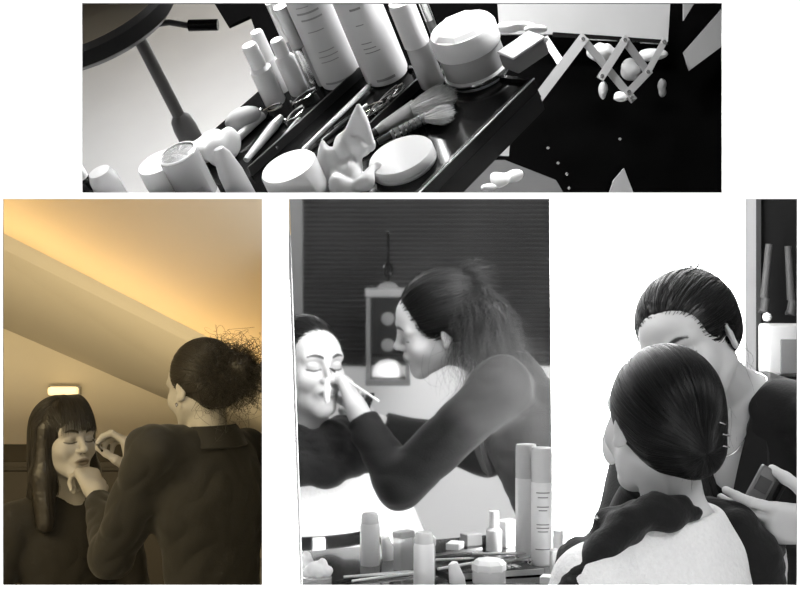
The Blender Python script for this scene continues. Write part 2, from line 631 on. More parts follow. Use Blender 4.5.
def make_body(root, c, R, neck, up, back, arms, base, lip, dark, h=0.0026, mo=0.0, legs=None, s=0.96, hs=1.0):
    """one continuous body: head, neck, trunk, arms and hands.  arms: dicts with shoulder, elbow, wrist, hand"""
    hp = head_prims(mo)
    pr = xform(hp, c, R)
    nk = np.array(neck, float)
    pr += [cone(tuck(c, R, (0, .018, -.055)), nk + (tuck(c, R, (0, .018, -.055)) - nk) * .1, .049 * s, .052 * s, k=.02)]
    pr += torso_prims(nk, up, back, 0.0, 1.0, s)
    pts = [tuck(c, R, (0, 0, .16)), nk, nk - nrm(up) * .5, tuck(c, R, (0, -.15, 0))]
    tips = []
    for a in arms:
        S_, E_, W_ = (np.array(a[q], float) for q in ('s', 'e', 'w'))
        mid = nk * .45 + S_ * .55 - nrm(up) * .01
        pr += [cone(nk - nrm(up) * .015, S_, .045, .046, k=.03), cone(S_, E_, .045, .036, k=.03), cone(E_, W_, .036, .024, k=.015)]
        pts += [S_, E_, W_]
        if 'd' in a:
            hp_, tp = hand_prims(W_, a['d'], a['n'], a['left'], a['curls'], a['thumb'], hs, a.get('spread', .1))
            pr += hp_; pts += tp; tips.append(tp)
    if legs:
        for A_, B_, C_ in legs:
            pr += [cone(A_, B_, .075, .055, k=.04), cone(B_, C_, .052, .034, k=.02)]
            f = nrm(-np.array(R)[:, 1] * (1, 1, 0))
            pr += [cone(np.array(C_), np.array(C_) + f * .13 + np.array((0, 0, -.02)), .032, .026, k=.02)]
            pts += [A_, B_, C_, np.array(C_) + f * .15 + np.array((0, 0, -.03))]
    lo, hi = bounds(pts, .13)
    hpaint = head_paint(base, lip, dark)
    Rn = np.array(R); cn = np.array(c)
    def paint(V):
        L = (V - cn) @ Rn
        col = np.tile(np.array(base, float), (len(V), 1))
        m = np.linalg.norm(L, axis=1) < .16
        col[m] = hpaint(L[m])
        for tp in tips:
            for t in tp:
                w = np.clip(1.6 - np.linalg.norm(V - t, axis=1) / .006, 0, 1)[:, None] * .25
                col = col * (1 - w) + w * np.minimum(np.array(base) * 1.5, .9)
        return col
    return blob('body', pr, lo, hi, h, M_skin, root, paint=paint, it=1), tips, pr


def jacket(root, name, neck, up, back, arms, m, g=.016, s=.96, h=.0045, amp=.003, vneck=None, hem=.62, seed=1, low=None, cuff=.0, wide=1.05, m_extra=None):
    nk = np.array(neck, float); u = nrm(up)
    pr = torso_prims(nk, up, back, g, wide, s)
    pts = [nk, nk - u * hem]
    for a in arms:
        S_, E_, W_ = (np.array(a[q], float) for q in ('s', 'e', 'w'))
        We = W_ + nrm(E_ - W_) * cuff
        pr += [cone(nk - u * .02, S_, .050 + g, .052 + g * .8, k=.03), cone(S_, E_, .050 + g, .043 + g, k=.035), cone(E_, We, .042 + g, .030 + g * .7, k=.02)]
        d = nrm(We - E_)
        pr.append(rbox(We + d * .06, (.07, .07, .048), rot_to((0, .3, 1) if abs(d[2]) < .9 else (1, 0, 0), d), .002, k=.002, op='s'))
        pts += [S_, E_, We]
    # neck hole and the opening of the lapels
    B = rot_to(back, up)
    pr.append(cone(nk + u * .12, nk - u * .015 - B[:, 1] * .01, .075, .058, k=.01, op='s'))
    if vneck:
        pr.append(cone(nk - u * .01 - B[:, 1] * (.10), nk - u * vneck - B[:, 1] * .16, .060, .012, k=.006, op='s'))
        pr.append(cone(nk + u * .03 - B[:, 1] * (.06), nk - u * vneck * .6 - B[:, 1] * .125, .052, .035, k=.006, op='s'))
    lo, hi = bounds(pts, .17)
    cl = None
    def clip(P):
        return -((P - nk) @ u.astype(np.float32) + hem).astype(np.float32)
    W_ = wrinkle(amp, 55, seed)
    o = blob(name, pr, lo, hi, h, m, root, disp=W_, it=1, clip=clip)
    return o


def collar(root, m, neck, up, back, r=.060, hgt=.03, open_=.9, name='collar'):
    """a turned-down collar band round the back of the neck"""
    B = rot_to(back, up)
    n = 40; V = []; nk = np.array(neck, float)
    prof = [(r - .004, hgt), (r + .004, hgt + .004), (r + .020, hgt * .5 - .002), (r + .032, -.016), (r + .029, -.020), (r + .006, -.004), (r - .004, -.01)]
    for i in range(n + 1):
        a = -math.pi * open_ + 2 * math.pi * open_ * i / n
        fr = max(0, abs(a) / math.pi - .35)
        for rr, z in prof:
            w = 1 + .25 * fr
            x = math.sin(a) * rr * w * 1.12; y = math.cos(a) * rr * w * 1.0
            V.append(tuple(nk + B[:, 0] * x + B[:, 1] * y + B[:, 2] * (z - .075 * fr * 1.2)))
    k = len(prof)
    Fc = [(i * k + j, i * k + (j + 1) % k, (i + 1) * k + (j + 1) % k, (i + 1) * k + j) for i in range(n) for j in range(k)]
    Fc += [tuple(range(k)), tuple(n * k + j for j in range(k - 1, -1, -1))]
    mb = MB(); mb.add(V, Fc, True)
    return mb.build(name, m, root)


def lapel(root, m, neck, up, back, side, depth):
    B = rot_to(back, up); nk = np.array(neck, float)
    def q(x, y, z): return nk + B[:, 0] * x * side + B[:, 1] * y + B[:, 2] * z
    V = []; n = 10
    for i in range(n + 1):
        t = i / n
        x0 = .062 * (1 - t) + .006 * t
        y0 = -.045 - .085 * math.sin(min(1, t * 1.3) * 1.4)
        wd = .050 * math.sin(math.pi * min(1, .25 + .75 * (1 - t))) + .006
        z0 = .012 - depth * t
        V += [tuple(q(x0, y0 - .006, z0)), tuple(q(x0 + wd, y0 + .010 - .004, z0 - .012)), tuple(q(x0 + wd, y0 + .016, z0 - .012)), tuple(q(x0, y0 + .010, z0))]
    Fc = [(i * 4 + j, i * 4 + (j + 1) % 4, (i + 1) * 4 + (j + 1) % 4, (i + 1) * 4 + j) for i in range(n) for j in range(4)] + [(0, 1, 2, 3), (4 * n + 3, 4 * n + 2, 4 * n + 1, 4 * n)]
    mb = MB(); mb.add(V, Fc, False)
    return mb.build('lapel', m, root)


def hair_part(root, c, R, prims, m, lo, hi, starts, flow, steps=26, step=.007, h=.0028, n=1800, rad=.0006, extra=None, wave=0.0, jit=.002, amp=.0012, fx=260):
    """a shaped mass of hair with combed strands over it"""
    P = xform(prims, c, R)
    a = loc2w(c, R)(np.array([[x, y, z] for x in (lo[0], hi[0]) for y in (lo[1], hi[1]) for z in (lo[2], hi[2])]))
    wm = M_frizz if m is M_hair else m
    o = blob('hair', P, a.min(0), a.max(0), h, m, root, disp=wrinkle(amp, fx, 3), it=1)
    st = starts(n * 3)
    e0 = evaluate(prims, st); st = st[(e0 < .006) & (e0 > -.006)][:n]
    pth = comb(prims, st, flow, steps, step, jit=jit, wave=wave)
    if extra is not None:
        pth2 = extra()
        w2 = loc2w(c, R)(pth2.reshape(-1, 3)).reshape(pth2.shape)
        strands('hair_wisps', w2, rad * .8, wm, root)
    w = loc2w(c, R)(pth.reshape(-1, 3)).reshape(pth.shape)
    strands('hair_strands', w, rad, m, root)
    return o


FACE_CUT = [ell((0, -.122, -.018), (.078, .088, .092), k=.008, op='s')]
EAR_CUT = [ell((s * .090, -.004, -.016), (.026, .028, .036), k=.006, op='s') for s in (-1, 1)]


def sphere_starts(c, r, cond):
    def f(n):
        v = RNG.normal(size=(n * 4, 3)); v /= np.linalg.norm(v, axis=1)[:, None]
        p = np.array(c) + v * np.array(r)
        p = p[cond(p)]
        return p[:n].astype(np.float32)
    return f


def toward(T, start_bias=None):
    T = np.array(T, np.float32)
    def f(P, k):
        v = T - P
        return v
    return f


def curls_tail(T, drop, rad, n, length, K=18, freq=55, amp=.010, updir=(0, .4, .5)):
    """loose wavy strands springing from T"""
    T = np.array(T, float)
    d = RNG.normal(size=(n, 3)); d /= np.linalg.norm(d, axis=1)[:, None]
    d = nrm_rows(d * .8 + np.array(updir))
    L = length * RNG.uniform(.45, 1.0, (n, 1))
    t = np.linspace(0, 1, K)[None, :, None]
    base = T + RNG.normal(size=(n, 1, 3)) * rad * .25
    P = base + d[:, None, :] * L[:, None, :] * (t * (1 - .35 * t)) + np.array(drop) * (t ** 2) * L[:, None, :] * 1.4
    a = RNG.normal(size=(n, 1, 3)); b = RNG.normal(size=(n, 1, 3)); ph = RNG.uniform(0, 6.28, (n, 1, 1))
    P = P + (a * np.sin(freq * t * L[:, None, :] + ph) + b * np.cos(freq * t * L[:, None, :] + ph)) * amp * t * .6
    return P


def nrm_rows(d):
    return d / np.linalg.norm(d, axis=1, keepdims=True)


def chair(name, label, pos, yaw, seat_z, floor_z, m, cat='stool', back=False):
    M = Matrix.Translation((pos[0], pos[1], floor_z)) @ Matrix.Rotation(yaw, 4, 'Z')
    t = thing(name, label, cat, M)
    sh = seat_z - floor_z
    MB().lathe([(0, sh - .05), (.17, sh - .05), (.19, sh - .035), (.19, sh - .015), (.175, sh), (0, sh + .004)], 40).build('seat', m, t)
    MB().lathe([(.025, .08), (.025, sh - .05)], 20).build('post', M_metal2, t)
    for k in range(5):
        a = k * 2 * math.pi / 5
        MB().tube([(0, 0, .09), (.14 * math.cos(a), .14 * math.sin(a), .07), (.26 * math.cos(a), .26 * math.sin(a), .045)], [.02, .016, .012]).lathe(
            [(.001, 0), (.018, .004), (.022, .02), (.018, .036), (.001, .04)], 14, Matrix.Translation((.26 * math.cos(a), .26 * math.sin(a), 0))).build('leg', M_dark, t)
    return t
FLOOR = -1.40

# ---- the make-up artist of the right-hand room
RA_c = np.array((.521, 2.684, -.147)); RA_f = (-.578, -.777, -.27); RA_R = frame(RA_f, roll=0.34)
RA_neck = np.array((.625, 2.795, -.245)); RA_up = nrm((-.22, -.28, .93)); RA_back = (.60, .80, 0)
ra_w = vpx(358, 412, 3.57); ra_hd = vpx(343, 378, 3.60) - ra_w
RA_arms = [
    dict(s=(.490, 2.880, -.285), e=vpx(400, 484, 3.46), w=ra_w, d=ra_hd, n=vpx(330, 400, 3.60) - ra_w, left=False,
         curls=((35, 45, 30), (45, 50, 35), (55, 55, 40), (60, 55, 40)), thumb=((.5, .7, .6), (.0, .75, .7))),
    dict(s=(.765, 2.695, -.285), e=(.88, 2.58, -.50), w=px(826, 526, 2.37), d=(-1, -.04, .06), n=(.1, .93, .32), left=True,
         curls=((12, 22, 14), (22, 26, 14), (30, 30, 16), (36, 34, 18)), thumb=((.75, .55, .35), (.35, .8, .5)), spread=.08),
]
ra = thing('person', 'person with curly hair pinned back and black blazer, bending down, holding a compact', 'person',
           Matrix.Translation((.62, 2.86, FLOOR)))


def unparent_fix(root):
    """children keep their world place under a root that is not at the origin"""
    inv = root.matrix_world.inverted()
    for o in bpy.data.objects:
        if o.parent == root and 'fixed' not in o and o.type != 'EMPTY':
            o.matrix_parent_inverse = inv


SKB = (.50, .50, .50)
_, ra_tips, ra_pr = make_body(ra, RA_c, RA_R, RA_neck, RA_up, RA_back, RA_arms, SKB, (.20, .20, .20), (.03, .03, .03),
                       legs=[((.62, 2.92, -.85), (.60, 2.90, -1.12), (.60, 2.93, FLOOR + .05)), ((.76, 2.86, -.85), (.75, 2.82, -1.12), (.76, 2.85, FLOOR + .05))])
jacket(ra, 'jacket', RA_neck, RA_up, RA_back, RA_arms, M_wool, vneck=.24, hem=.60, seed=4, cuff=.035)
for sd in (-1, 1): lapel(ra, M_wool, RA_neck, RA_up, RA_back, sd, .23)
jacket(ra, 'shirt', RA_neck - RA_up * .035, RA_up, RA_back, [], M_black, g=.006, vneck=.17, hem=.5, seed=5, amp=.001)
B = rot_to(RA_back, RA_up)
pts = [RA_neck + B[:, 0] * .066 * math.sin(a) + B[:, 1] * (.055 * math.cos(a) - .01 - .045 * max(0, -math.cos(a))) + B[:, 2] * (.025 - .105 * max(0, -math.cos(a)) ** 1.3) for a in np.linspace(0, 2 * math.pi, 40)]
pts = np.array(pts, np.float32)
for _ in range(5): pts = pts - grad(ra_pr, pts) * (evaluate(ra_pr, pts)[:, None] - .0022)
MB().tube(list(pts), .0012, 5).build('necklace', M_metal, ra)
pr = [ell((0, .022, .040), (.087, .105, .090), k=.01), ell((0, .075, .0), (.060, .045, .055), k=.02)] + [ell((0, -.122, -.012), (.079, .092, .102), k=.008, op='s')] + EAR_CUT + [
    cone((0, .03, -.09), (0, .06, -.12), .05, .06, k=.01, op='s')]
tdir = RA_R.T @ nrm((.24, 1.0, .10))
TA = tuple(np.array((0, .01, .045)) + tdir * .085)
dn_ = RA_R.T @ np.array((.02, .10, -1.0)); TAa = np.array(TA)
pr += [cone(TAa - tdir * .02, TAa + tdir * .045 + dn_ * .03, .030, .034, k=.02), cone(TAa + tdir * .045 + dn_ * .03, TAa + tdir * .05 + dn_ * .15, .034, .018, k=.02)]
hair_part(ra, RA_c, RA_R, pr, M_hair, (-.15, -.13, -.18), (.15, .25, .15), sphere_starts((0, .02, .04), (.082, .10, .088), lambda p: p[:, 1] < .06),
          toward((0, .125, .050)), n=2400, steps=26,
          extra=lambda: np.concatenate([curls_tail(TA, RA_R.T @ np.array((.05, .15, -1.0)), .06, 3200, .155, amp=.028, freq=75, updir=tuple(tdir * .6)),
                                        curls_tail((0, .09, .09), (0, .2, -.2), .04, 420, .085, amp=.014, updir=(0, .4, .7))]))
unparent_fix(ra)

# ---- the seated client of the right-hand room
RC_c = np.array((.412, 2.369, -.255)); RC_R = frame((-.33, .944, .03))
RC_neck = np.array((.432, 2.345, -.405)); RC_up = nrm((.02, -.04, 1)); RC_back = (.58, -.81, 0)
RC_arms = [dict(s=(.296, 2.262, -.492), e=(.215, 2.30, -.735), w=(.235, 2.50, -.80), d=(.35, .9, .0), n=(.2, 0, -1), left=True,
                curls=((15, 20, 10),) * 4, thumb=((.7, .7, -.2), (.4, .9, 0))),
           dict(s=(.556, 2.435, -.485), e=(.62, 2.53, -.735), w=(.43, 2.65, -.80), d=(-.7, .7, .0), n=(0, 0, -1), left=False,
                curls=((15, 20, 10),) * 4, thumb=((.7, .7, -.2), (.4, .9, 0)))]
rc = thing('person', 'seated person seen from behind with sleek dark updo, fluffy pale top and dark shawl', 'person',
           Matrix.Translation((.42, 2.36, FLOOR)))
make_body(rc, RC_c, RC_R, RC_neck, RC_up, RC_back, RC_arms, (.56, .56, .56), (.27, .27, .27), (.03, .03, .03),
          legs=[((.34, 2.38, -.90), (.16, 2.66, -.92), (.14, 2.70, FLOOR + .05)), ((.50, 2.46, -.90), (.34, 2.78, -.92), (.33, 2.80, FLOOR + .05))])
jacket(rc, 'fluffy_top', RC_neck, RC_up, RC_back, RC_arms, M_fleece, g=.014, vneck=None, hem=.60, seed=6, amp=.002, cuff=.03)
# shawl: thick folds over the shoulders, a deep cowl in front
Bc = rot_to(RC_back, RC_up)
def rcp(x, y, z): return RC_neck + Bc[:, 0] * x + Bc[:, 1] * y + Bc[:, 2] * z
sgn = 1.0 if (Bc[:, 0] @ np.array((-1, 0, 0))) > 0 else -1.0      # x towards the person's left shoulder
def sp(x, y, z): return rcp(x * sgn, y, z)
sh = []
def chainp(pts, rs, k=.012):
    for i in range(len(pts) - 1): sh.append(cone(pts[i], pts[i + 1], rs[i], rs[i + 1], k=k))
chainp([sp(.020, .060, .026), sp(.065, .048, .026), sp(.085, .0, .016), sp(.05, -.06, -.01)], [.014, .025, .028, .030])
chainp([sp(.040, .050, .040), sp(.085, .034, .034), sp(.125, .018, .010), sp(.165, .008, -.026), sp(.198, -.002, -.074), sp(.222, -.012, -.14), sp(.220, -.03, -.26)], [.014, .026, .028, .028, .032, .034, .028])
chainp([sp(.05, -.06, -.01), sp(.0, -.10, -.04), sp(-.05, -.07, -.01), sp(-.085, -.01, .00), sp(-.095, .045, -.01), sp(-.118, .070, -.06), sp(-.130, .078, -.16), sp(-.140, .070, -.30)], [.03, .034, .032, .028, .030, .036, .042, .042])
chainp([sp(-.12, .02, -.01), sp(-.155, .03, -.05), sp(-.175, .02, -.15), sp(-.185, .0, -.30)], [.035, .042, .045, .045], .02)
chainp([sp(.15, -.05, -.06), sp(.06, -.115, -.085), sp(-.02, -.12, -.10), sp(-.13, -.07, -.07)], [.045, .040, .038, .045], .03)
chainp([sp(.11, -.03, .0), sp(.05, -.09, -.04), sp(-.05, -.09, -.04), sp(-.11, -.02, -.01)], [.03, .034, .034, .03], .02)
lo, hi = bounds([sp(a, b, c_) for a in (-.2, .25) for b in (-.18, .1) for c_ in (-.36, .07)], .03)
blob('shawl', sh, lo, hi, .0045, M_knit, rc, disp=wrinkle(.0035, 85, 9), it=2)
MB().lathe([(.0001, -.004), (.004, 0), (.0001, .004)], 12, Matrix.Translation(Vector(px(597, 518, 2.22)))).build('shawl_pin', M_metal, rc)
# belt with a light buckle
Bt = [RC_neck + Bc[:, 0] * math.sin(a) * .136 + Bc[:, 1] * math.cos(a) * .102 - Bc[:, 2] * .27 for a in np.linspace(0, 2 * math.pi, 41)]
mb = MB()
V = []
for p in Bt: V += [tuple(p - Bc[:, 2] * .016), tuple(p + Bc[:, 2] * .016)]
mb.add(V, [(2 * i, 2 * i + 1, 2 * i + 3, 2 * i + 2) for i in range(40)], True)
bo = mb.build('belt', M_black, rc); so = bo.modifiers.new('s', 'SOLIDIFY'); so.thickness = .006; so.offset = 1
MB().box((0, 0, 0), (.016, .006, .016), Matrix.Translation(Vector(RC_neck - Bc[:, 1] * .112 - Bc[:, 2] * .27)) @ Matrix([[*Bc[i], 0] for i in range(3)] + [[0, 0, 0, 1]]), .003).build('buckle', M_metal2, rc)
pr = [ell((0, .020, .032), (.083, .100, .094), k=.01), ell((0.0, .064, -.012), (.066, .046, .058), k=.03), ell((-.006, .094, -.026), (.050, .036, .046), k=.012)] + [
    ell((0, -.118, -.022), (.072, .085, .085), k=.008, op='s')] + [ell((s * .098, .0, -.030), (.030, .026, .044), k=.006, op='s') for s in (-1, 1)] + [
    cone((0, .035, -.092), (0, .04, -.16), .042, .07, k=.01, op='s')]
hair_part(rc, RC_c, RC_R, pr, M_hair, (-.12, -.13, -.14), (.12, .17, .16), sphere_starts((0, .024, .03), (.083, .100, .094), lambda p: p[:, 1] < .09),
          toward((-.006, .137, -.028)), n=2600, steps=30, jit=.0012, rad=.0005,
          extra=lambda: curls_tail((0, .12, -.03), (0, 0, -.4), .03, 60, .05, amp=.006, updir=(0, .3, -.2)))
for i, (x, y, z) in enumerate(((-.048, .112, .012), (-.054, .112, -.006), (-.056, .110, -.024))):
    a = tuck(RC_c, RC_R, (x, y, z)); b = tuck(RC_c, RC_R, (x + .022, y + .018, z + .006))
    MB().tube([a, (a + b) / 2 + RC_R[:, 1] * .006, b], .0014, 6).build('hair_pin', M_metal, rc)
unparent_fix(rc)

# ---- the client of the left-hand room
LC_c = np.array((-.985, 4.40, -.520)); LC_R = frame((.70, -.71, .05))
LC_neck = np.array((-.985, 4.44, -.685)); LC_up = nrm((-.03, .05, 1)); LC_back = (-.52, .85, 0)
LC_arms = [dict(s=(-1.125, 4.355, -.765), e=(-1.19, 4.30, -1.02), w=(-1.05, 4.12, -1.05), d=(.4, -.9, 0), n=(0, 0, -1), left=False, curls=((15, 20, 10),) * 4, thumb=((.7, .7, 0), (.4, .9, 0))),
           dict(s=(-.845, 4.525, -.765), e=(-.79, 4.48, -1.02), w=(-.85, 4.28, -1.05), d=(-.2, -.9, 0), n=(0, 0, -1), left=True, curls=((15, 20, 10),) * 4, thumb=((.7, .7, 0), (.4, .9, 0)))]
lc = thing('person', 'seated person with long straight hair, fringe and dark top having the eyes made up', 'person', Matrix.Translation((-.98, 4.44, FLOOR)))
make_body(lc, LC_c, LC_R, LC_neck, LC_up, LC_back, LC_arms, (.46, .44, .41), (.20, .17, .14), (.03, .026, .02), mo=1.0,
          legs=[((-1.06, 4.40, -1.1), (-.86, 4.05, -1.08), (-.84, 4.02, FLOOR + .05)), ((-.90, 4.48, -1.1), (-.70, 4.15, -1.08), (-.68, 4.12, FLOOR + .05))], h=.0028)
jacket(lc, 'top', LC_neck, LC_up, LC_back, LC_arms, M_knit2, g=.010, vneck=None, hem=.6, seed=16, amp=.0025, cuff=.03)
pr = [ell((0, .016, .036), (.086, .106, .092), k=.01),
      ell((0, .055, -.05), (.084, .060, .110), k=.03), ell((0, .050, -.16), (.092, .050, .10), k=.03)]
for s_ in (-1, 1):
    pr += [cone((s_ * .068, -.005, .03), (s_ * .078, -.005, -.10), .026, .030, k=.02), cone((s_ * .078, -.005, -.10), (s_ * .090, -.030, -.235), .036, .026, k=.02)]
pr += [ell((0, -.125, -.055), (.056, .080, .090), k=.006, op='s'), cone((0, -.09, -.10), (0, -.09, -.25), .050, .060, k=.006, op='s')]
def fall(P, k):
    v = np.zeros_like(P); v[:, 2] = -1
    x = P[:, 0]; top = P[:, 2] > .05
    v[:, 0] += np.where(top, np.sign(x) * .8 * (np.abs(x) < .05), 0)
    fr = P[:, 1] < -.02
    v[:, 1] += np.where(top & fr, -1.0, 0) + np.where(top & ~fr, .6, 0)
    return v
def fringe():
    n = 520; K = 14
    x = RNG.uniform(-.060, .060, n); t = np.linspace(0, 1, K)[None]
    z1 = .030 + RNG.normal(size=n) * .004 - .010 * (np.abs(x) / .06) ** 2
    a = t * 1.0
    y = -.020 - .088 * np.sin(a * 1.45) + (np.abs(x)[:, None] / .06) ** 2 * .030 * t
    z = (.130 - (.130 - z1)[:, None] * (1 - np.cos(a * 1.5)) / (1 - math.cos(1.5)))
    xx = x[:, None] * (.55 + .45 * t) + RNG.normal(size=(n, 1)) * .002 * t
    return np.stack([xx, y - RNG.uniform(0, .004, (n, 1)), z], 2)
hair_part(lc, LC_c, LC_R, pr, M_hair2, (-.13, -.14, -.29), (.13, .15, .15), sphere_starts((0, .016, .036), (.086, .106, .092), lambda p: p[:, 2] > -.02),
          fall, n=2600, steps=44, step=.0075, extra=fringe, rad=.0007)
unparent_fix(lc)

# ---- the make-up artist of the left-hand room
LA_c = np.array((-.530, 4.000, -.335)); LA_R = frame((-.68, .70, -.20))
LA_neck = np.array((-.505, 3.965, -.468)); LA_up = nrm((-.03, .03, 1)); LA_back = (.60, -.80, 0)
la_w1 = px(97, 495, 4.24); la_w2 = px(135, 474, 4.30)
LA_arms = [dict(s=px(153, 452, 3.86), e=px(112, 556, 3.95), w=la_w1, d=px(85, 469, 4.31) - la_w1, n=px(66, 499, 4.37) - la_w1, left=True,
                curls=((40, 55, 40), (45, 60, 45), (55, 60, 45), (60, 60, 45)), thumb=((.6, .7, .3), (.3, .9, .3))),
           dict(s=px(246, 456, 4.12), e=px(178, 530, 4.28), w=la_w2, d=px(129, 449, 4.31) - la_w2, n=px(106, 462, 4.31) - la_w2, left=False,
                curls=((40, 55, 30), (48, 55, 35), (55, 55, 40), (60, 55, 40)), thumb=((.5, .7, .6), (.0, .75, .7)))]
la = thing('person', 'person seen from behind, messy bun and dark blazer, raising an eye pencil', 'person', Matrix.Translation((-.5, 3.98, FLOOR)))
_, la_tips, la_pr = make_body(la, LA_c, LA_R, LA_neck, LA_up, LA_back, LA_arms, (.46, .44, .41), (.20, .17, .14), (.03, .026, .02), hs=1.12,
                       legs=[((-.6, 3.90, -1.05), (-.6, 3.92, -1.2), (-.6, 3.93, FLOOR + .05)), ((-.44, 4.0, -1.05), (-.44, 4.02, -1.2), (-.44, 4.03, FLOOR + .05))], h=.0028)
jacket(la, 'jacket', LA_neck, LA_up, LA_back, LA_arms, M_wool2, vneck=.2, hem=.60, seed=21, g=.018, cuff=.04, amp=.0045, wide=1.02)
collar(la, M_wool2, LA_neck, LA_up, LA_back, r=.062, hgt=.035, open_=.8)
pr = [ell((0, .022, .040), (.082, .100, .088), k=.01), ell((0, .070, -.015), (.062, .045, .055), k=.02)] + FACE_CUT + EAR_CUT + [
    cone((0, .03, -.09), (0, .06, -.12), .05, .06, k=.01, op='s'), ell((-.005, .150, .010), (.046, .055, .050), k=.015), ell((.012, .185, .025), (.030, .034, .032), k=.015)]
hair_part(la, LA_c, LA_R, pr, M_hair2, (-.11, -.12, -.10), (.11, .24, .15), sphere_starts((0, .02, .04), (.082, .10, .088), lambda p: p[:, 1] < .06),
          toward((0, .130, .010)), n=2200, steps=26, rad=.0007,
          extra=lambda: np.concatenate([curls_tail((0, .135, .025), (0, .0, -.30), .12, 3600, .090, amp=.030, freq=80, updir=(0, .40, .0)),
                                        curls_tail((0, .03, .10), (0, .5, -.3), .03, 60, .06, amp=.006, updir=(0, .3, .5))]))
MB().lathe([(.0001, -.006), (.004, -.003), (.0045, .002), (.0001, .006)], 12, Matrix.Translation(Vector(tuck(LA_c, LA_R, (.086, .0, -.040))))).build('earring', M_metal, la)
unparent_fix(la)

# ------------------------------------------------------------------ the white wall with its three openings
YW, TW = 1.20, 0.0015
def opening(x0, y0, x1, y1):
    a = px(x0, y0, YW); b = px(x1, y1, YW)
    return a[0], b[0], b[2], a[2]          # left, right, bottom, top
OT = opening(82, 3, 722, 192.5); OL = opening(3, 199, 262, 585.5); OR = opening(289, 199, 797, 585.5)
mb = MB()
def slab(x0, x1, z0, z1): mb.box(((x0 + x1) / 2, YW + TW / 2, (z0 + z1) / 2), ((x1 - x0) / 2, TW / 2, (z1 - z0) / 2))
zm = (OT[2] + OL[3]) / 2
slab(-1.6, 1.6, OT[3], 1.2); slab(-1.6, OT[0], zm, OT[3]); slab(OT[1], 1.6, zm, OT[3]); slab(OT[0], OT[1], zm, OT[2])
slab(-1.6, 1.6, OL[3], zm); slab(-1.6, OL[0], OL[2], OL[3]); slab(OL[1], OR[0], OL[2], OL[3]); slab(OR[1], 1.6, OL[2], OL[3]); slab(-1.6, 1.6, FLOOR, OL[2])
tag(mb.build('wall_front', M_plaster), kind='structure')

# shell of the two lower rooms
M_floor = mat('grey floor', 0.45, 0.35, vary=0.15, bscale=4)
M_ceil = mat('ceiling white', 0.6, 0.8)
M_grey = mat('mid grey wall', 0.30, 0.8)
M_warmwall = mat('warm room plaster', (0.66, 0.60, 0.50), 0.7, vary=0.06, bscale=2)
def st(name, mb_, m): return tag(mb_.build(name, m), kind='structure')
st('floor', MB().box((0.2, 4.4, FLOOR - .02), (3.4, 3.2, .02)), M_floor)
st('ceiling', MB().box((1.35, 2.95, .92), (1.55, 1.74, .02)), M_ceil)
# partition between the lower rooms, in the line of sight of the gap
a0, a1 = (262.8 - 400) / F, (287 - 400) / F
def wedge(u0, u1, Y0, Y1, z0, z1):
    return MB().prism([(u0 * Y0, Y0, z0), (u1 * Y0, Y0, z0), (u1 * Y1, Y1, z0), (u0 * Y1, Y1, z0)], (0, 0, z1 - z0))
st('wall_partition', wedge((268 - 400) / F, (286.5 - 400) / F, 1.206, 7.2, FLOOR, .051), M_roomwall)

# ---- right room: glowing window wall behind the mirror
T_ = np.array([math.cos(TH), math.sin(TH), 0.0])                       # along the mirror, to the right
def mp(x, off=0.0):
    """point of the mirror plane seen in column x, pushed off metres away from the camera side"""
    u = (x - 400) / F
    Y = MD / (MN[0] * u + MN[1])
    return np.array([u * Y, Y, 0]) + MN * off
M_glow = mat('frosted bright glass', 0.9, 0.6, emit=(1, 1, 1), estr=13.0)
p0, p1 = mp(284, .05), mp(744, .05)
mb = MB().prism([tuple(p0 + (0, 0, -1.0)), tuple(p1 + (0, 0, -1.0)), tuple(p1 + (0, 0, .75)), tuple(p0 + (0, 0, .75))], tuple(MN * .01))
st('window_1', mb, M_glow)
p2, p3 = mp(745, .0), mp(756, .0)
st('trim_1', MB().prism([tuple(p2 + (0, 0, FLOOR)), tuple(p3 + (0, 0, FLOOR)), tuple(p3 + MN * .1 + (0, 0, FLOOR)), tuple(p2 + MN * .1 + (0, 0, FLOOR))], (0, 0, 2.3)), mat('painted jamb', 0.95, 0.5))
p4 = mp(286, .065)
st('wall_back', MB().prism([tuple(p4 + (0, 0, FLOOR)), tuple(p1 + MN * .015 + (0, 0, FLOOR)), tuple(p1 + MN * .08 + (0, 0, FLOOR)), tuple(p4 + MN * .08 + (0, 0, FLOOR))], (0, 0, .4)), M_matte)

# mirror: a tilted glass with a pale patch of flare haze mixed into its colour, its edges lean a little as in the photo
m = bpy.data.materials.new('mirror glass'); m.use_nodes = True
nt = m.node_tree; b_ = nt.nodes['Principled BSDF']
b_.inputs['Metallic'].default_value = 1; b_.inputs['Base Color'].default_value = (.95, .95, .95, 1); b_.inputs['Roughness'].default_value = 0.03
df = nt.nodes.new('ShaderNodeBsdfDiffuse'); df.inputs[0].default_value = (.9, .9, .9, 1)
mx = nt.nodes.new('ShaderNodeMixShader'); tc = nt.nodes.new('ShaderNodeTexCoord')
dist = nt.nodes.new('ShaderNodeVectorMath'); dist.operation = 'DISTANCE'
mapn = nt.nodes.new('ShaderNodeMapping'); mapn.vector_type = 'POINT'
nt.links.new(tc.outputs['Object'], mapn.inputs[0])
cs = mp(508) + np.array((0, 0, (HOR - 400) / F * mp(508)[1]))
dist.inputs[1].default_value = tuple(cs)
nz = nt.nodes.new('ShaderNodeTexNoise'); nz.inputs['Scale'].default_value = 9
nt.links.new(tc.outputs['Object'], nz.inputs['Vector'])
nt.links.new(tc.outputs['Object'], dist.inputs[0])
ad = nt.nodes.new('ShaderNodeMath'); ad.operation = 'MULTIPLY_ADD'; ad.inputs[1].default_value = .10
nt.links.new(nz.outputs['Fac'], ad.inputs[0]); nt.links.new(dist.outputs['Value'], ad.inputs[2])
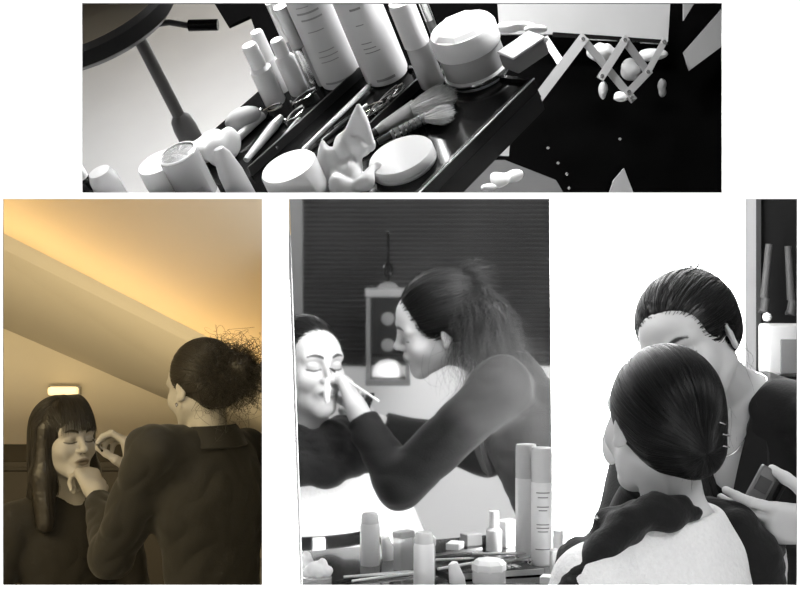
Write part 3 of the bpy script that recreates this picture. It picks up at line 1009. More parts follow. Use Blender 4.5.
mr = nt.nodes.new('ShaderNodeMapRange'); mr.interpolation_type = 'SMOOTHSTEP'
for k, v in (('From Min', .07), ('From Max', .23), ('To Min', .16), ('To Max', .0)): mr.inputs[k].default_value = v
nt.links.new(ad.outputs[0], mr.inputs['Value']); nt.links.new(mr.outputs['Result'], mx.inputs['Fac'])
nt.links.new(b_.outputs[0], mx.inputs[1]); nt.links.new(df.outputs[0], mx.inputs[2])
nt.links.new(mx.outputs[0], nt.nodes['Material Output'].inputs['Surface'])
def mz(x, y):
    q = mp(x); return q + np.array((0, 0, (HOR - y) / F * q[1]))
top = [mz(288, 150), mz(549, 150)]; bot = [mz(303, 590), mz(553, 590)]
poly = [bot[0], bot[1], top[1], top[0]]
mir = thing('wall_mirror', 'tall frameless mirror reflecting both people, with slatted wall and lantern behind them', 'mirror')
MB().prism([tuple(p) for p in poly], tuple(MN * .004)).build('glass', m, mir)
MB().prism([tuple(p + MN * .0045) for p in poly], tuple(MN * .012)).build('backing_board', M_grey, mir)

# ---- what the mirror shows: slatted wall, grey dado, hanging lantern (built at their true places to the right)
EX, EY = flip((1, 0, 0)) - flip((0, 0, 0)), flip((0, 1, 0)) - flip((0, 0, 0))
def vq(xv, Yv, z): return flip((xv, Yv, z))
YB = 4.9
def vbox(x0, x1, Y0, Y1, z0, z1):
    return MB().prism([tuple(vq(x0, Y0, z0)), tuple(vq(x1, Y0, z0)), tuple(vq(x1, Y1, z0)), tuple(vq(x0, Y1, z0))], (0, 0, z1 - z0))
# slats
ms = bpy.data.materials.new('dark slats'); ms.use_nodes = True
nt = ms.node_tree; b_ = nt.nodes['Principled BSDF']; b_.inputs['Roughness'].default_value = .6; b_.inputs['Specular IOR Level'].default_value = .15
tc = nt.nodes.new('ShaderNodeTexCoord'); sx = nt.nodes.new('ShaderNodeSeparateXYZ'); nt.links.new(tc.outputs['Object'], sx.inputs[0])
nz = nt.nodes.new('ShaderNodeTexNoise'); nz.inputs['Scale'].default_value = 5; nt.links.new(tc.outputs['Object'], nz.inputs['Vector'])
r_ = nt.nodes.new('ShaderNodeMapRange'); r_.inputs['To Min'].default_value = .008; r_.inputs['To Max'].default_value = .045
nt.links.new(nz.outputs['Fac'], r_.inputs['Value'])
cb = nt.nodes.new('ShaderNodeCombineXYZ')
for i in range(3): nt.links.new(r_.outputs['Result'], cb.inputs[i])
nt.links.new(cb.outputs[0], b_.inputs['Base Color'])
mb = MB(); z = -.335
ztop = .55
pitch = .0155
while z < ztop:
    a_ = [vq(-.62, YB, z), vq(-.62, YB - .010, z + .003), vq(-.62, YB - .010, z + pitch * .55), vq(-.62, YB, z + pitch * .7), vq(-.62, YB, z + pitch)]
    c_ = [vq(.75, YB, z), vq(.75, YB - .010, z + .003), vq(.75, YB - .010, z + pitch * .55), vq(.75, YB, z + pitch * .7), vq(.75, YB, z + pitch)]
    mb.add([tuple(p) for p in a_ + c_], [(i, i + 5, i + 6, i + 1) for i in range(4)])
    z += pitch
mb.add([tuple(vq(-.62, YB + .03, -.36)), tuple(vq(.75, YB + .03, -.36)), tuple(vq(.75, YB + .03, ztop)), tuple(vq(-.62, YB + .03, ztop))], [(0, 1, 2, 3)])
st('wall_right', mb, ms)
M_dado = mat('light grey dado', 0.50, 0.7)
st('wall_right_lower', vbox(-.62, .75, YB - .005, YB + .05, FLOOR, -.34), M_dado)
st('trim_2', vbox(-.40, -.315, YB - .05, YB - .01, -.34, ztop), mat('grey post', 0.10, 0.6))
# outer walls closing the room
st('wall_side', MB().prism([(2.9, 1.21, FLOOR), (2.95, 1.21, FLOOR), (2.95, 4.8, FLOOR), (2.9, 4.8, FLOOR)], (0, 0, 2.32)), M_roomwall)
st('wall_end', MB().prism([(.3, 4.7, FLOOR), (2.95, 4.7, FLOOR), (2.95, 4.75, FLOOR), (.3, 4.75, FLOOR)], (0, 0, 2.32)), M_dark)

# lantern
lc0 = vq((388 - 400) / F * 4.62, 4.62, 0)
LM = Matrix.Translation((lc0[0], lc0[1], 0))
def zy(y, Y=4.62): return (HOR - y) / F * Y
lt = thing('hanging_lantern', 'square metal lantern with a pale cap, in front of the slatted wall', 'lantern', Matrix.Translation((lc0[0], lc0[1], zy(384))))
yaw = math.atan2(EX[1], EX[0])
LR = Matrix.Rotation(yaw, 4, 'Z')
hL = zy(290) - zy(384)
w_ = .060
M_cap = mat('pale metal cap', 0.15, 0.4, 0.3); M_lfr = mat('grey metal frame', 0.09, 0.45, 0.5); M_disc = mat('grey disc', .09, .5)
MB().box((0, 0, .010), (w_ + .008, w_ + .008, .010), LR, .003).build('base', M_lfr, lt)
MB().box((0, 0, hL - .008), (w_ * 1.18, w_ * 1.18, .014), LR, .005).lathe([(w_ * .8, 0), (w_ * .6, .012), (.012, .020)], 4, LR @ Matrix.Translation((0, 0, hL + .006)) @ Matrix.Rotation(math.pi / 4, 4, 'Z'), False).build('cap', M_cap, lt)
for sx_ in (-1, 1):
    for sy_ in (-1, 1):
        MB().box((sx_ * w_, sy_ * w_, hL / 2), (.007, .007, hL / 2 - .01), LR, .002).build('corner_post', M_lfr, lt)
MB().box((0, 0, .19), (w_ - .010, w_ - .010, .095), LR).build('dark_glass', M_dark, lt)
for zz in (zy(318), zy(344)):
    MB().lathe([(.0001, -.002), (.020, -.002), (.020, .006), (.0001, .008)], 20, LR @ Matrix.Translation((0, -w_ * .0 - .058, zz - zy(384))) @ Matrix.Rotation(math.pi / 2, 4, 'X')).build('disc', M_disc, lt)
    MB().lathe([(.0001, -.002), (.020, -.002), (.020, .006), (.0001, .008)], 20, LR @ Matrix.Translation((0, .058, zz - zy(384))) @ Matrix.Rotation(-math.pi / 2, 4, 'X')).build('disc', M_disc, lt)
MB().lathe([(.048, .018), (.048, .028), (.040, .045), (.024, .056), (.0001, .060)], 24, LR @ Matrix.Scale(1.3, 4, (0, 0, 1))).build('candle_dome', M_matte, lt)
MB().tube([(0, 0, hL + .02), (0, 0, zy(232) - zy(384))], .004, 8).tube([(.02 * math.cos(a), 0, hL + .06 + .02 * math.sin(a)) for a in np.linspace(0, 6.283, 20)], .004, 6).build('hanger', M_dark, lt)
MB().tube([(0, 0, zy(232) - zy(384)), tuple(Vector(tuple(-EY * -.28)) + Vector((0, 0, zy(232) - zy(384))))], .005, 6).build('bracket', M_lfr, lt)

# ---- dark corner at the far right
M_shelf = mat('dark cabinet wood', 0.006, 0.6, vary=.5, bscale=3, spec=.1)
cab = thing('wall_cabinet', 'tall dark cabinet at the right edge beyond the window jamb', 'cabinet', Matrix.Translation((.98, 3.95, FLOOR)))
cbx = px(815, 300, 4.0)[0]
MB().box((0, 0, 1.1), (.27, .04, 1.1), None, .004).build('cabinet_back', M_shelf, cab)
for xx in (.745 - .98 + .18, .745 - .98 + .315, .2):
    MB().box((xx, -.05, 1.1), (.010, .015, 1.1)).build('upright', mat('grey upright', 0.03, 0.5, spec=.2), cab)
M_tube = mat('grey plastic tube', 0.055, 0.5, spec=.3)
def hangtube(x0, y0, x1, y1, w, label):
    a = px(x0, y0, 3.80); b = px(x1, y1, 3.80)
    t = thing('hair_iron', label, 'hair iron', Matrix.Translation(Vector(b)))
    MB().tube([Vector(b) - Vector(b), (Vector(a) - Vector(b)) * .3, Vector(a) - Vector(b)], [w * 1.1, w, w * .9], 12).build('barrel', M_tube, t)
    MB().tube([(-.012, 0, -.03), (0, 0, -.035), (.004, 0, 0)], [w * .8, w * 1.3, w * 1.1], 12).build('handle', M_tube, t)
hangtube(769, 244, 764, 298, .010, 'left one of two slim grey hair irons hanging before the dark cabinet')
hangtube(788, 246, 791, 300, .010, 'right one of two slim grey hair irons hanging before the dark cabinet')
q = px(767, 317, 3.7)
kb = MB().lathe([(.0001, -.012), (.009, -.008), (.012, 0), (.009, .008), (.0001, .012)], 16, Matrix.Translation(Vector(q))).build('round_knob', M_white)
tag(kb, 'small shiny white ball above the white box at the right edge', 'knob')
bx = px(790, 350, 3.6)
wb = thing('white_box', 'white box with a grey front panel behind the blazer at the right edge', 'box', Matrix.Translation((bx[0], bx[1], px(790, 374, 3.6)[2])))
hh = (375 - 325) / F * 3.6 / 2
MB().box((0, 0, hh), (.065, .05, hh), None, .006).build('case', mat('white enamel', .9, .4, emit=None), wb)
MB().box((.012, -.052, hh * .75), (.048, .003, hh * .68), None, .002).build('front_panel', mat('grey panel', .30, .5), wb)
ctr = thing('side_counter', 'dark counter carrying the white box at the right edge', 'counter', Matrix.Translation((.96, 3.62, FLOOR)))
zt = px(790, 374, 3.6)[2] - FLOOR
MB().box((0, 0, zt - .015), (.14, .10, .015)).build('counter_top', M_dark, ctr)
MB().box((0, .01, (zt - .03) / 2), (.13, .085, (zt - .03) / 2)).build('counter_body', M_shelf, ctr)

# ---- vanity table and what stands on it
ZT = -.62
tb = thing('vanity_table', 'glossy black vanity table under the mirror, crowded with cosmetics', 'table', Matrix.Translation((mp(430)[0] + .05, mp(430)[1] - .2, FLOOR)))
def tq(s_, o): return mp(425) + T_ * s_ - MN * o
top_ = [tq(-.255, .012), tq(.36, .012), tq(.36, .31), tq(-.255, .31)]
def inloc(P, root): return [tuple(root.matrix_world.inverted() @ Vector(p)) for p in P]
tb_inv = Matrix.Translation(-Vector(tb.matrix_world.translation))
mb = MB().prism([tuple(Vector(p) + Vector((0, 0, ZT))) for p in top_], (0, 0, -.03))
o = mb.build('tabletop', mat('black gloss top', 0.012, 0.12, coat=.5), tb); o.matrix_parent_inverse = tb.matrix_world.inverted()
for a_, b__ in ((-.23, .05), (.33, .05), (.33, .27), (-.23, .27)):
    q = tq(a_, b__)
    o = MB().box((q[0], q[1], (ZT - .03 + FLOOR) / 2), (.018, .018, (ZT - .03 - FLOOR) / 2)).build('leg', M_dark, tb); o.matrix_parent_inverse = tb.matrix_world.inverted()


def on_table(x, y):
    """the table-top point seen at x, y"""
    Y = ZT * F / (HOR - y)
    P = np.array([(x - 400) / F * Y, Y, ZT])
    return flip(P) if P @ MN > MD else P


def stand(name, label, cat, x, y, group=None, yaw=0.0):
    q = on_table(x, y)
    return thing(name, label, cat, Matrix.Translation(Vector(q)) @ Matrix.Rotation(yaw, 4, 'Z'), group), (y - HOR) / -ZT


M_trans = mat('milky plastic', 0.80, 0.25, trans=0.0, alpha=.82)
M_greyt = mat('grey translucent cap', 0.42, 0.2, alpha=.7)
M_print = mat('grey print', 0.25, 0.6)
for x, y, r, lab in ((542, 564.5, 11, 'tall white spray bottle with pale cap and fine print by the right mirror edge'),):
    t, sc = stand('spray_bottle', lab, 'bottle', x, y)
    R_ = r / sc; H_ = 117 / sc
    MB().lathe([(R_ * .92, 0), (R_, .003), (R_, H_ * .70), (R_ * .97, H_ * .71)], 32).build('bottle_body', M_white, t)
    MB().lathe([(R_ * .99, H_ * .71), (R_ * .99, H_ * .97), (R_ * .9, H_), (.0001, H_)], 32).build('cap', mat('pearl cap', .62, .25), t)
    for k, (zz, l) in enumerate(((.62, .8), (.58, .6), (.50, .7), (.47, .5), (.35, .75), (.32, .75), (.29, .6), (.14, .9))):
        mb = MB()
        aa = np.linspace(-math.pi / 2 - l * .8, -math.pi / 2 + l * .8, 12)
        V = []
        for a in aa: V += [(R_ * 1.012 * math.cos(a), R_ * 1.012 * math.sin(a), H_ * zz), (R_ * 1.012 * math.cos(a), R_ * 1.012 * math.sin(a), H_ * zz + .0022)]
        mb.add(V, [(2 * i, 2 * i + 1, 2 * i + 3, 2 * i + 2) for i in range(11)], True)
        mb.build('printed_line', M_print, t)


def jar(x, y, r, h, lab, lid_m=M_white, body_m=M_trans, hexa=True):
    t, sc = stand('cream_jar', lab, 'jar', x, y)
    R_ = r / sc; H_ = h / sc
    MB().lathe([(R_ * .9, 0), (R_ * .98, .003), (R_ * .98, H_ * .55)], 32).build('jar_body', body_m, t)
    MB().lathe([(R_, H_ * .52), (R_ * 1.02, H_ * .56), (R_ * 1.02, H_ * .80), (R_ * .8, H_ * .95), (R_ * .3, H_), (.0001, H_)], 8 if hexa else 32, smooth=not hexa).build('lid', lid_m, t)
    return t
jar(489, 584, 17, 26, 'round cream jar with faceted white lid at the front of the vanity table')
t, sc = stand('perfume_bottle', 'small white bottle with narrow neck standing left of the spray bottles', 'bottle', 494, 552)
R_ = 8 / sc
MB().lathe([(R_ * .9, 0), (R_, .003), (R_, 22 / sc), (R_ * .6, 25 / sc)], 24).build('bottle_body', M_trans, t)
MB().lathe([(R_ * .62, 25 / sc), (R_ * .62, 41 / sc), (.0001, 42 / sc)], 24).build('cap', M_white, t)
t, sc = stand('soap_box', 'white square box behind the small neck bottle on the vanity', 'box', 508, 546, yaw=.3)
MB().box((0, 0, 13 / sc), (9 / sc, 8 / sc, 13 / sc), None, .002).build('carton', M_white, t)
t, sc = stand('plastic_case', 'clear rectangular plastic case left of the big white tube', 'case', 404, 570, yaw=.2)
MB().box((0, 0, 19 / sc), (9.5 / sc, 6 / sc, 19 / sc), None, .002).build('case', mat('clear plastic', .7, .15, alpha=.45), t)
MB().box((0, 0, 36 / sc), (10 / sc, 6.4 / sc, 3.5 / sc), None, .002).build('lid', M_trans, t)
t, sc = stand('foundation_tube', 'big white foundation bottle with tapered cap near the table edge', 'bottle', 424, 588)
MB().lathe([(10 / sc, 0), (10.5 / sc, .003), (10.5 / sc, 42 / sc), (9.4 / sc, 45 / sc)], 28).build('bottle_body', M_white, t)
MB().lathe([(9.4 / sc, 45 / sc), (9 / sc, 53 / sc), (7.5 / sc, 56 / sc), (.0001, 56 / sc)], 28).build('cap', M_trans, t)
t, sc = stand('cream_tube', 'small white cream tube lying half upright beside the faceted jar', 'tube', 459, 588, yaw=.3)
MB().lathe([(8 / sc, 0), (8 / sc, 6 / sc), (8.5 / sc, 8 / sc), (5 / sc, 26 / sc), (1 / sc, 28 / sc)], 24, Matrix.Rotation(-.25, 4, 'Y'), sy=.55).build('tube_body', M_white, t)
for i, (x, y, w1, h1, yw, lab) in enumerate(((471, 545, 9, 6, .4, 'grey makeup sponge block in the tray, behind the cream jar'), (455, 549, 9, 3.5, -.3, 'flat pale powder puff beside the grey sponge block'))):
    t, sc = stand('makeup_sponge', lab, 'sponge', x, y, yaw=yw)
    MB().box((0, 0, h1 / sc), (w1 / sc, 7 / sc, h1 / sc), None, .002).build('sponge', mat('grey sponge' if not i else 'pale sponge', .30 if not i else .75, .9), t)
# low black tray with bright rims, brushes lying across
q0 = on_table(462, 563)
tr = thing('makeup_tray', 'low black tray with bright rim lines on the vanity table', 'tray', Matrix.Translation(Vector(q0) + Vector((0, 0, .001))) @ Matrix.Rotation(.30, 4, 'Z'))
MB().box((.0, 0, .004), (.095, .055, .004), None, .002).build('tray_bottom', M_dark, tr)
for sy_ in (-1, 1): MB().box((0, sy_ * .054, .007), (.096, .0015, .0055)).build('rim', M_metal2, tr)
for i, (x0, y0, x1, y1, lab) in enumerate(((352, 583, 415, 573, 'long pale brush handle lying at the left front of the vanity'),
                                           (438, 577, 474, 566, 'white makeup pencil lying in the tray, left of the faceted jar'),
                                           (500, 572, 530, 561, 'slim silver makeup pencil in front of the spray bottles'))):
    a = on_table(x0, y0) + (0, 0, .016 if i else .004); b = on_table(x1, y1) + (0, 0, .016 if i else .004)
    t = thing('makeup_brush' if not i else 'makeup_pencil', lab, 'brush' if not i else 'pencil', Matrix.Translation(Vector(a)))
    d = Vector(b) - Vector(a)
    MB().tube([(0, 0, 0), d * .8], .0028, 8).build('handle', M_white if i < 2 else M_metal2, t)
    MB().tube([d * .8, d * .9, d], [.0030, .0028, .001], 8).build('tip', M_metal2 if i else M_matte, t)
# metal clips near the spray bottles
for i, (x, y) in enumerate(((505, 566), (512, 560), (517, 571))):
    q = on_table(x, y)
    o = thing('hair_clip', ('silver hair clip closest to the faceted jar', 'silver hair clip against the foot of the left spray bottle', 'silver hair clip lying lowest in front of the spray bottles')[i], 'hair clip',
              Matrix.Translation(Vector(q) + Vector((0, 0, .004))) @ Matrix.Rotation(.4 + i, 4, 'Z'))
    MB().tube([(-.018, 0, 0), (-.005, .004, .004), (.010, .003, .006), (.018, 0, .001)], [.0015, .0022, .0022, .0012], 6).build('blade', M_metal, o)
    MB().tube([(-.018, .001, .001), (-.005, -.004, .004), (.010, -.003, .006), (.018, 0, .001)], [.0015, .0022, .0022, .0012], 6).build('blade', M_metal, o)
# cotton puff on a glass jar at the left end
t, sc = stand('cotton_jar', 'glass jar topped with a heap of white cotton at the left end of the vanity', 'jar', 317, 589)
MB().lathe([(13 / sc, 0), (15 / sc, 4 / sc), (15 / sc, 12 / sc), (13 / sc, 13 / sc)], 28).build('glass_bowl', mat('grey glass', .45, .1, alpha=.6), t)
pr = [ell((x_ / sc, y_ / sc, z_ / sc), (r_q / sc,) * 3, k=.006) for x_, y_, z_, r_q in ((-8, 0, 17, 7), (1, -3, 19, 8), (9, 1, 17, 7), (0, 6, 20, 8), (-4, -4, 23, 6), (5, 2, 24, 6))]
blob('cotton', pr, (-.05, -.05, 0), (.05, .05, .07), .0022, M_matte, t, disp=wrinkle(.0015, 240, 3))

# ---- brush and puff in the raised hand, compact in the other
a = vpx(349, 381, 3.53)
hd = nrm(ra_hd)
tipq = vpx(333, 370, 3.56); endq = vpx(380, 402, 3.47)
a = np.array(a)
dirn = nrm(endq - tipq)
br = thing('makeup_brush', 'thin light makeup brush held at the cheek of the seated person, seen in the mirror', 'brush', Matrix.Translation(Vector(a)))
MB().tube([Vector(-dirn * .045), Vector(dirn * .10)], [.0022, .0030], 8).build('handle', M_white, br)
MB().tube([Vector(-dirn * .045), Vector(-dirn * .055), Vector(-dirn * .068)], [.003, .0038, .0008], 8).build('bristles', M_hair, br)
pf = vpx(327, 391, 3.535)
t = thing('powder_puff', 'white oval powder puff held against the cheek, seen in the mirror', 'puff', Matrix.Translation(Vector(pf)))
MB().lathe([(.0001, -.006), (.014, -.005), (.0165, 0), (.014, .005), (.0001, .006)], 28, Matrix.Rotation(-TH, 4, 'Z') @ Matrix.Rotation(math.pi / 2, 4, 'X') @ Matrix.Scale(1.9, 4, (0, 1, 0))).build('puff', M_matte, t)
cp = px(758, 492, 2.385)
t = thing('compact', 'small open compact with dark pans held in the hand at the right', 'compact', Matrix.Translation(Vector(cp)) @ Matrix.Rotation(.5, 4, 'Y') @ Matrix.Rotation(.4, 4, 'Z'))
MB().box((0, 0, .012), (.018, .004, .031), None, .0025).build('case', mat('dull compact metal', .18, .35, .5), t)
MB().box((-.002, -.0052, .014), (.013, .001, .012), None, .0005).build('powder_pan', mat('dark powder', .05, .7), t)
MB().box((.028, .006, .020), (.004, .022, .030), None, .0025).build('lid', M_dark, t)

# ------------------------------------------------------------------ left-hand room
st('wall_left', MB().prism([(-2.9, 1.21, FLOOR), (-2.85, 1.21, FLOOR), (-2.85, 7.2, FLOOR), (-2.9, 7.2, FLOOR)], (0, 0, 2.4)), M_warmwall)
st('wall_far', MB().box((-1.6, 7.15, -.2), (1.4, .05, 1.2)), M_warmwall)
def L1(x): return 233 + .508 * (x - 3)
def L2(x): return 249 + .500 * (x - 3)
def L3(x): return 328 + .435 * (x - 3)
xa, xb = -70, 300
YF, YR = 5.6, 7.09
Vb = []
for x in (xa, xb): Vb += [tuple(px(x, L1(x), YF)), tuple(px(x, L2(x), YF + .12)), tuple(px(x, L3(x), YR)), tuple(px(x, L1(x) + 32, YR))]
mb = MB(); mb.add(Vb, [(0, 1, 2, 3), (4, 7, 6, 5), (0, 4, 5, 1), (1, 5, 6, 2), (2, 6, 7, 3), (3, 7, 4, 0)])
st('trim_3', mb, mat('warm soffit', (0.50, 0.46, 0.40), 0.75))
c0 = px(115, L1(115) + 13, 6.95)
cove = light('cove_lamp', 'AREA', tuple(c0), tuple(px(150, L1(150) - 90, 7.1)), 4.4, 1.9, 0.04, (1.0, 0.64, 0.24))
ax = nrm(px(200, L1(200), 6.95) - px(20, L1(20), 6.95))
dz = nrm(px(150, L1(150) - 60, 7.05) - c0); zc = -dz; yc = nrm(np.cross(zc, ax)); xc = np.cross(yc, zc)
cove.matrix_world = Matrix([[xc[i], yc[i], zc[i], c0[i]] for i in range(3)] + [[0, 0, 0, 1]])
st('ceiling_left', MB().box((-1.55, 4.2, 1.02), (1.35, 3.0, .02)), M_warmwall)
# flush lamp glowing on the far wall over the seated client
q = px(63, 391, 7.05)
t = thing('wall_light', 'small glowing oblong lamp just above the hair of the seated person', 'lamp', Matrix.Translation(Vector(q)))
MB().box((0, .0, 0), (.070, .02, .020), None, .012).build('diffuser', mat('lamp glow', .9, .5, emit=(1, .68, .30), estr=1.4), t)
MB().box((0, .03, 0), (.076, .012, .024), None, .008).build('mount', M_metal2, t)
cb_ = thing('low_cabinet', 'long dark cabinet standing against the far wall', 'cabinet', Matrix.Translation((-1.82, 6.6, FLOOR)))
zc_ = px(50, 462, 6.3)[2] - FLOOR
M_cab = mat('dark brown cabinet', (0.018, 0.015, 0.012), 0.6, spec=.2)
MB().box((0, 0, zc_ / 2 - .01), (1.0, .28, zc_ / 2 - .01)).build('carcass', M_cab, cb_)
MB().box((0, 0, zc_ - .01), (1.02, .30, .012), None, .003).build('cabinet_top', M_cab, cb_)
for k in range(4):
    d_ = MB().box((-.74 + k * .495, -.285, zc_ / 2 - .01), (.24, .006, zc_ / 2 - .03), None, .003).build('door', M_cab, cb_)
    MB().box((-.55 + k * .495, -.296, zc_ * .7), (.006, .006, .05)).build('handle', M_metal2, d_)
# pencil and lip tool
tp = np.array((la_tips[1][0] + la_tips[1][4]) / 2)
eye = tuck(LC_c, LC_R, (.040, -.088, .002))
d_ = nrm(tp - eye)
t = thing('eye_pencil', 'dark slim eye pencil pointing at the eye of the person with the fringe', 'pencil', Matrix.Translation(Vector(eye + d_ * .004)))
Lp = float(np.linalg.norm(tp - eye)) + .07
MB().tube([(0, 0, 0), Vector(d_ * .012), Vector(d_ * Lp)], [.0006, .0032, .0034], 8).build('pencil_body', M_dark, t)
chair('stool', 'stool under the seated person at the right', (.42, 2.40), 0, -.99, FLOOR, M_dark)
chair('stool', 'stool under the person with the fringe', (-.98, 4.43), 0, -1.17, FLOOR, M_dark)

# ------------------------------------------------------------------ upper room: a tilted makeup case, a stool beyond
BEFORE = set(bpy.data.objects)
ru = math.radians
U = np.array((-math.sin(ru(24)) * math.cos(ru(33)), -math.sin(ru(33)), math.cos(ru(24)) * math.cos(ru(33))))
RX = np.array((math.cos(ru(24)), 0, math.sin(ru(24))))
BX = np.cross(U, RX)
P0 = px(350, 120, 1.42)
D0 = U @ P0


def pp(x, y, h=0.0, d=None):
    """the point of the tilted case plane (raised h) seen at x, y"""
    v = px(x, y, 1.0)
    return v * (((D0 if d is None else d) + h) / (U @ v))


def TM(P, yaw=0.0, lean=None):
    c, s_ = math.cos(yaw), math.sin(yaw)
    X = RX * c + BX * s_; Y = BX * c - RX * s_
    return Matrix([[X[i], Y[i], U[i], P[i]] for i in range(3)] + [[0, 0, 0, 1]])


def top_thing(name, label, cat, x, y, h=0.0, yaw=0.0, group=None):
    P = pp(x, y, h)
    return thing(name, label, cat, TM(P, yaw), group), F / P[1]


def tilt(ax_deg, axis): return Matrix.Rotation(math.radians(ax_deg), 4, axis)


def uu(x): return (x - 400) / F
def zr(y, Y): return (HOR - y) / F * Y
def on_ray(x, y, Y): return (uu(x) * Y, Y, zr(y, Y))
M_tfloor = mat('grey vinyl floor', 0.34, 0.6, vary=0.25, bscale=1.5)
pl = [(-5, 1.2055), (735, 1.2055), (735, 1.95), (262, 1.95), (262, 4.8), (-5, 4.8)]
st('trim_4', MB().prism([on_ray(a, 195.2, b) for a, b in pl], (0, 0, -.003)), M_grey)
def vwall(a, b, m_):
    pa, pb = a, b
    n_ = nrm((pb[1] * 1.0 - pa[1], -(uu(pb[0]) * pb[1] - uu(pa[0]) * pa[1]), 0)) * .01
    P = [on_ray(pa[0], 195.2, pa[1]), on_ray(pb[0], 195.2, pb[1]), on_ray(pb[0], -60, pb[1]), on_ray(pa[0], -60, pa[1])]
    return MB().prism(P, tuple(n_))
M_dk = mat('dark room wall', 0.02, 0.8)
st('wall_upper_left', vwall((-5, 1.2055), (-5, 4.8), 0), M_tfloor)
st('wall_upper_right', vwall((735, 1.2055), (735, 1.95), 0), M_dk)
st('wall_upper_back', vwall((735, 1.95), (262, 1.95), 0), M_dk)
st('wall_upper_inner', vwall((262, 1.95), (262, 4.8), 0), M_tfloor)
st('wall_upper_end', vwall((262, 4.8), (-5, 4.8), 0), M_tfloor)
st('ceiling_upper', MB().prism([(uu(a) * b, b, zr(-60, b) + .25) for a, b in pl], (0, 0, .01)), M_dk)
st('wall_upper_front', MB().prism([(-.7, 1.206, OT[3] + .001), (.5, 1.206, OT[3] + .001), (.5, 1.206, .62), (-.7, 1.206, .62)], (0, .004, 0)), M_dk)
df_ = -1.52
st('floor_upper', MB().prism([tuple(pp(-3, -40, 0, df_)), tuple(pp(261, -40, 0, df_)), tuple(pp(261, 194, 0, df_)), tuple(pp(-3, 194, 0, df_))], tuple(-U * .004)), M_tfloor)

# stool beyond
P = px(98, 24, 2.75)
t = thing('salon_stool', 'grey round salon stool with height lever on the pale floor', 'stool', TM(P))
MB().lathe([(.0001, -.02), (.135, -.02), (.150, -.008), (.152, .02), (.144, .030), (.125, .025), (.0001, .018)], 48).build('seat', mat('dark leatherette', .05, .4), t)
dn = .24
MB().lathe([(.012, -dn), (.012, -.02)], 20, Matrix.Translation((.055, .0, 0))).build('post', mat('grey steel', .22, .35, .3), t)
MB().lathe([(.022, -.50), (.023, -dn - .02), (.020, -dn), (.013, -dn + .01)], 20, Matrix.Translation((.055, 0, 0))).build('sleeve', mat('pale sleeve', .28, .5), t)
lv = MB().tube([(.06, 0, -.035), (.12, -.02, -.045), (.15, -.03, -.062)], .006, 8).build('lever', mat('grey steel', .10, .35, .4), t)
g_ = MB().tube([(.15, -.03, -.062), (.20, -.045, -.078)], .011, 10).build('grip', M_dark, lv)

# black case behind and under everything
def plate(pts, Y, th, name, m_, parent=None, tilt_=0.0):
    P = [px(x, y, Y + tilt_ * (y - 100)) for x, y in pts]
    return MB().prism([tuple(p) for p in P], (0, th, 0)).build(name, m_, parent)
M_case = mat('black case cloth', 0.0012, 0.8, vary=.4, bscale=30, spec=0.05)
cs_ = thing('makeup_case', 'large open black makeup case whose tray carries the cosmetics', 'case')
plate([(205, -12), (228, 26), (250, 16), (266, 60), (262, 130), (300, 194), (733, 194), (733, -12)], 1.80, .02, 'case_wall', M_case, cs_)
# tray
TY = ru(36)
tdx = RX * math.cos(TY) + BX * math.sin(TY); tsx = RX * math.sin(TY) - BX * math.cos(TY)
E0 = pp(402, 222); 
Pd = pp(529, 84); Ll = float((Pd - E0) @ tdx); E0 = Pd - tdx * Ll
Wd = .315
def tr_(a, b_, h=0.0): return tuple(E0 + tdx * a - tsx * b_ + U * h)
trp = MB().prism([tr_(0, 0), tr_(Ll, 0), tr_(Ll, Wd), tr_(0, Wd)], tuple(-U * .012)).build('tray_bottom', mat('black tray gloss', 0.004, 0.12, spec=.22), cs_)
for a, b_, c_, e_ in ((0, -.004, Ll, 0), (Ll, -.004, Ll + .004, Wd)):
    MB().prism([tr_(a, b_, -.012), tr_(c_, b_, -.012), tr_(c_, e_, -.012), tr_(a, e_, -.012)], tuple(U * .016)).build('tray_rim', mat('satin black rim', .012, .25), cs_)
MB().prism([tr_(0, -.0045, -.030), tr_(Ll + .004, -.0045, -.030), tr_(Ll + .004, -.002, -.030), tr_(0, -.002, -.030)], tuple(U * .020)).build('tray_front', mat('satin black front', .008, .4), cs_)
MB().prism([tr_(.0, -.0052, .0035), tr_(Ll + .004, -.0052, .0035), tr_(Ll + .004, -.0038, .0035), tr_(.0, -.0038, .0035)], tuple(U * .0008)).build('rim_highlight', M_metal2, cs_)  # thin bright strip in place of the highlight along the rim
for b_ in (.115, .20):
    MB().prism([tr_(.02, b_, 0), tr_(Ll * .95, b_, 0), tr_(Ll * .95, b_ + .002, 0), tr_(.02, b_ + .002, 0)], tuple(U * .010)).build('divider', mat('divider black', .02, .3), cs_)
# grey linings of the case
M_lin = mat('pale grey lining', .42, .8, vary=.25, bscale=6)
plate([(497, -8), (671, -8), (668, 41), (612, 36), (556, 34), (500, 34)], 1.74, .008, 'lid_lining', M_lin, cs_)
plate([(684, 52), (733, -4), (733, 38), (690, 70)], 1.72, .008, 'lining_strip', mat('mid grey lining', .25, .8), cs_)
plate([(684, -6), (700, -6), (684, 20)], 1.72, .008, 'lining_strip', mat('mid grey lining', .25, .8), cs_)
plate([(490, 122), (511, 124), (509, 156), (462, 154)], 1.62, .008, 'lining_patch', mat('patch grey', .42, .8), cs_)
plate([(446, 160), (505, 160), (556, 180), (566, 197), (430, 197)], 1.60, .008, 'lining_patch', mat('patch dark grey', .14, .7), cs_)
plate([(624, 168), (634, 194), (609, 194), (614, 180)], 1.62, .008, 'lining_patch', mat('patch grey', .30, .8), cs_)
plate([(553, 32), (612, 36), (668, 40), (668, 44), (612, 40), (553, 37)], 1.66, .008, 'lid_edge', M_dark, cs_)
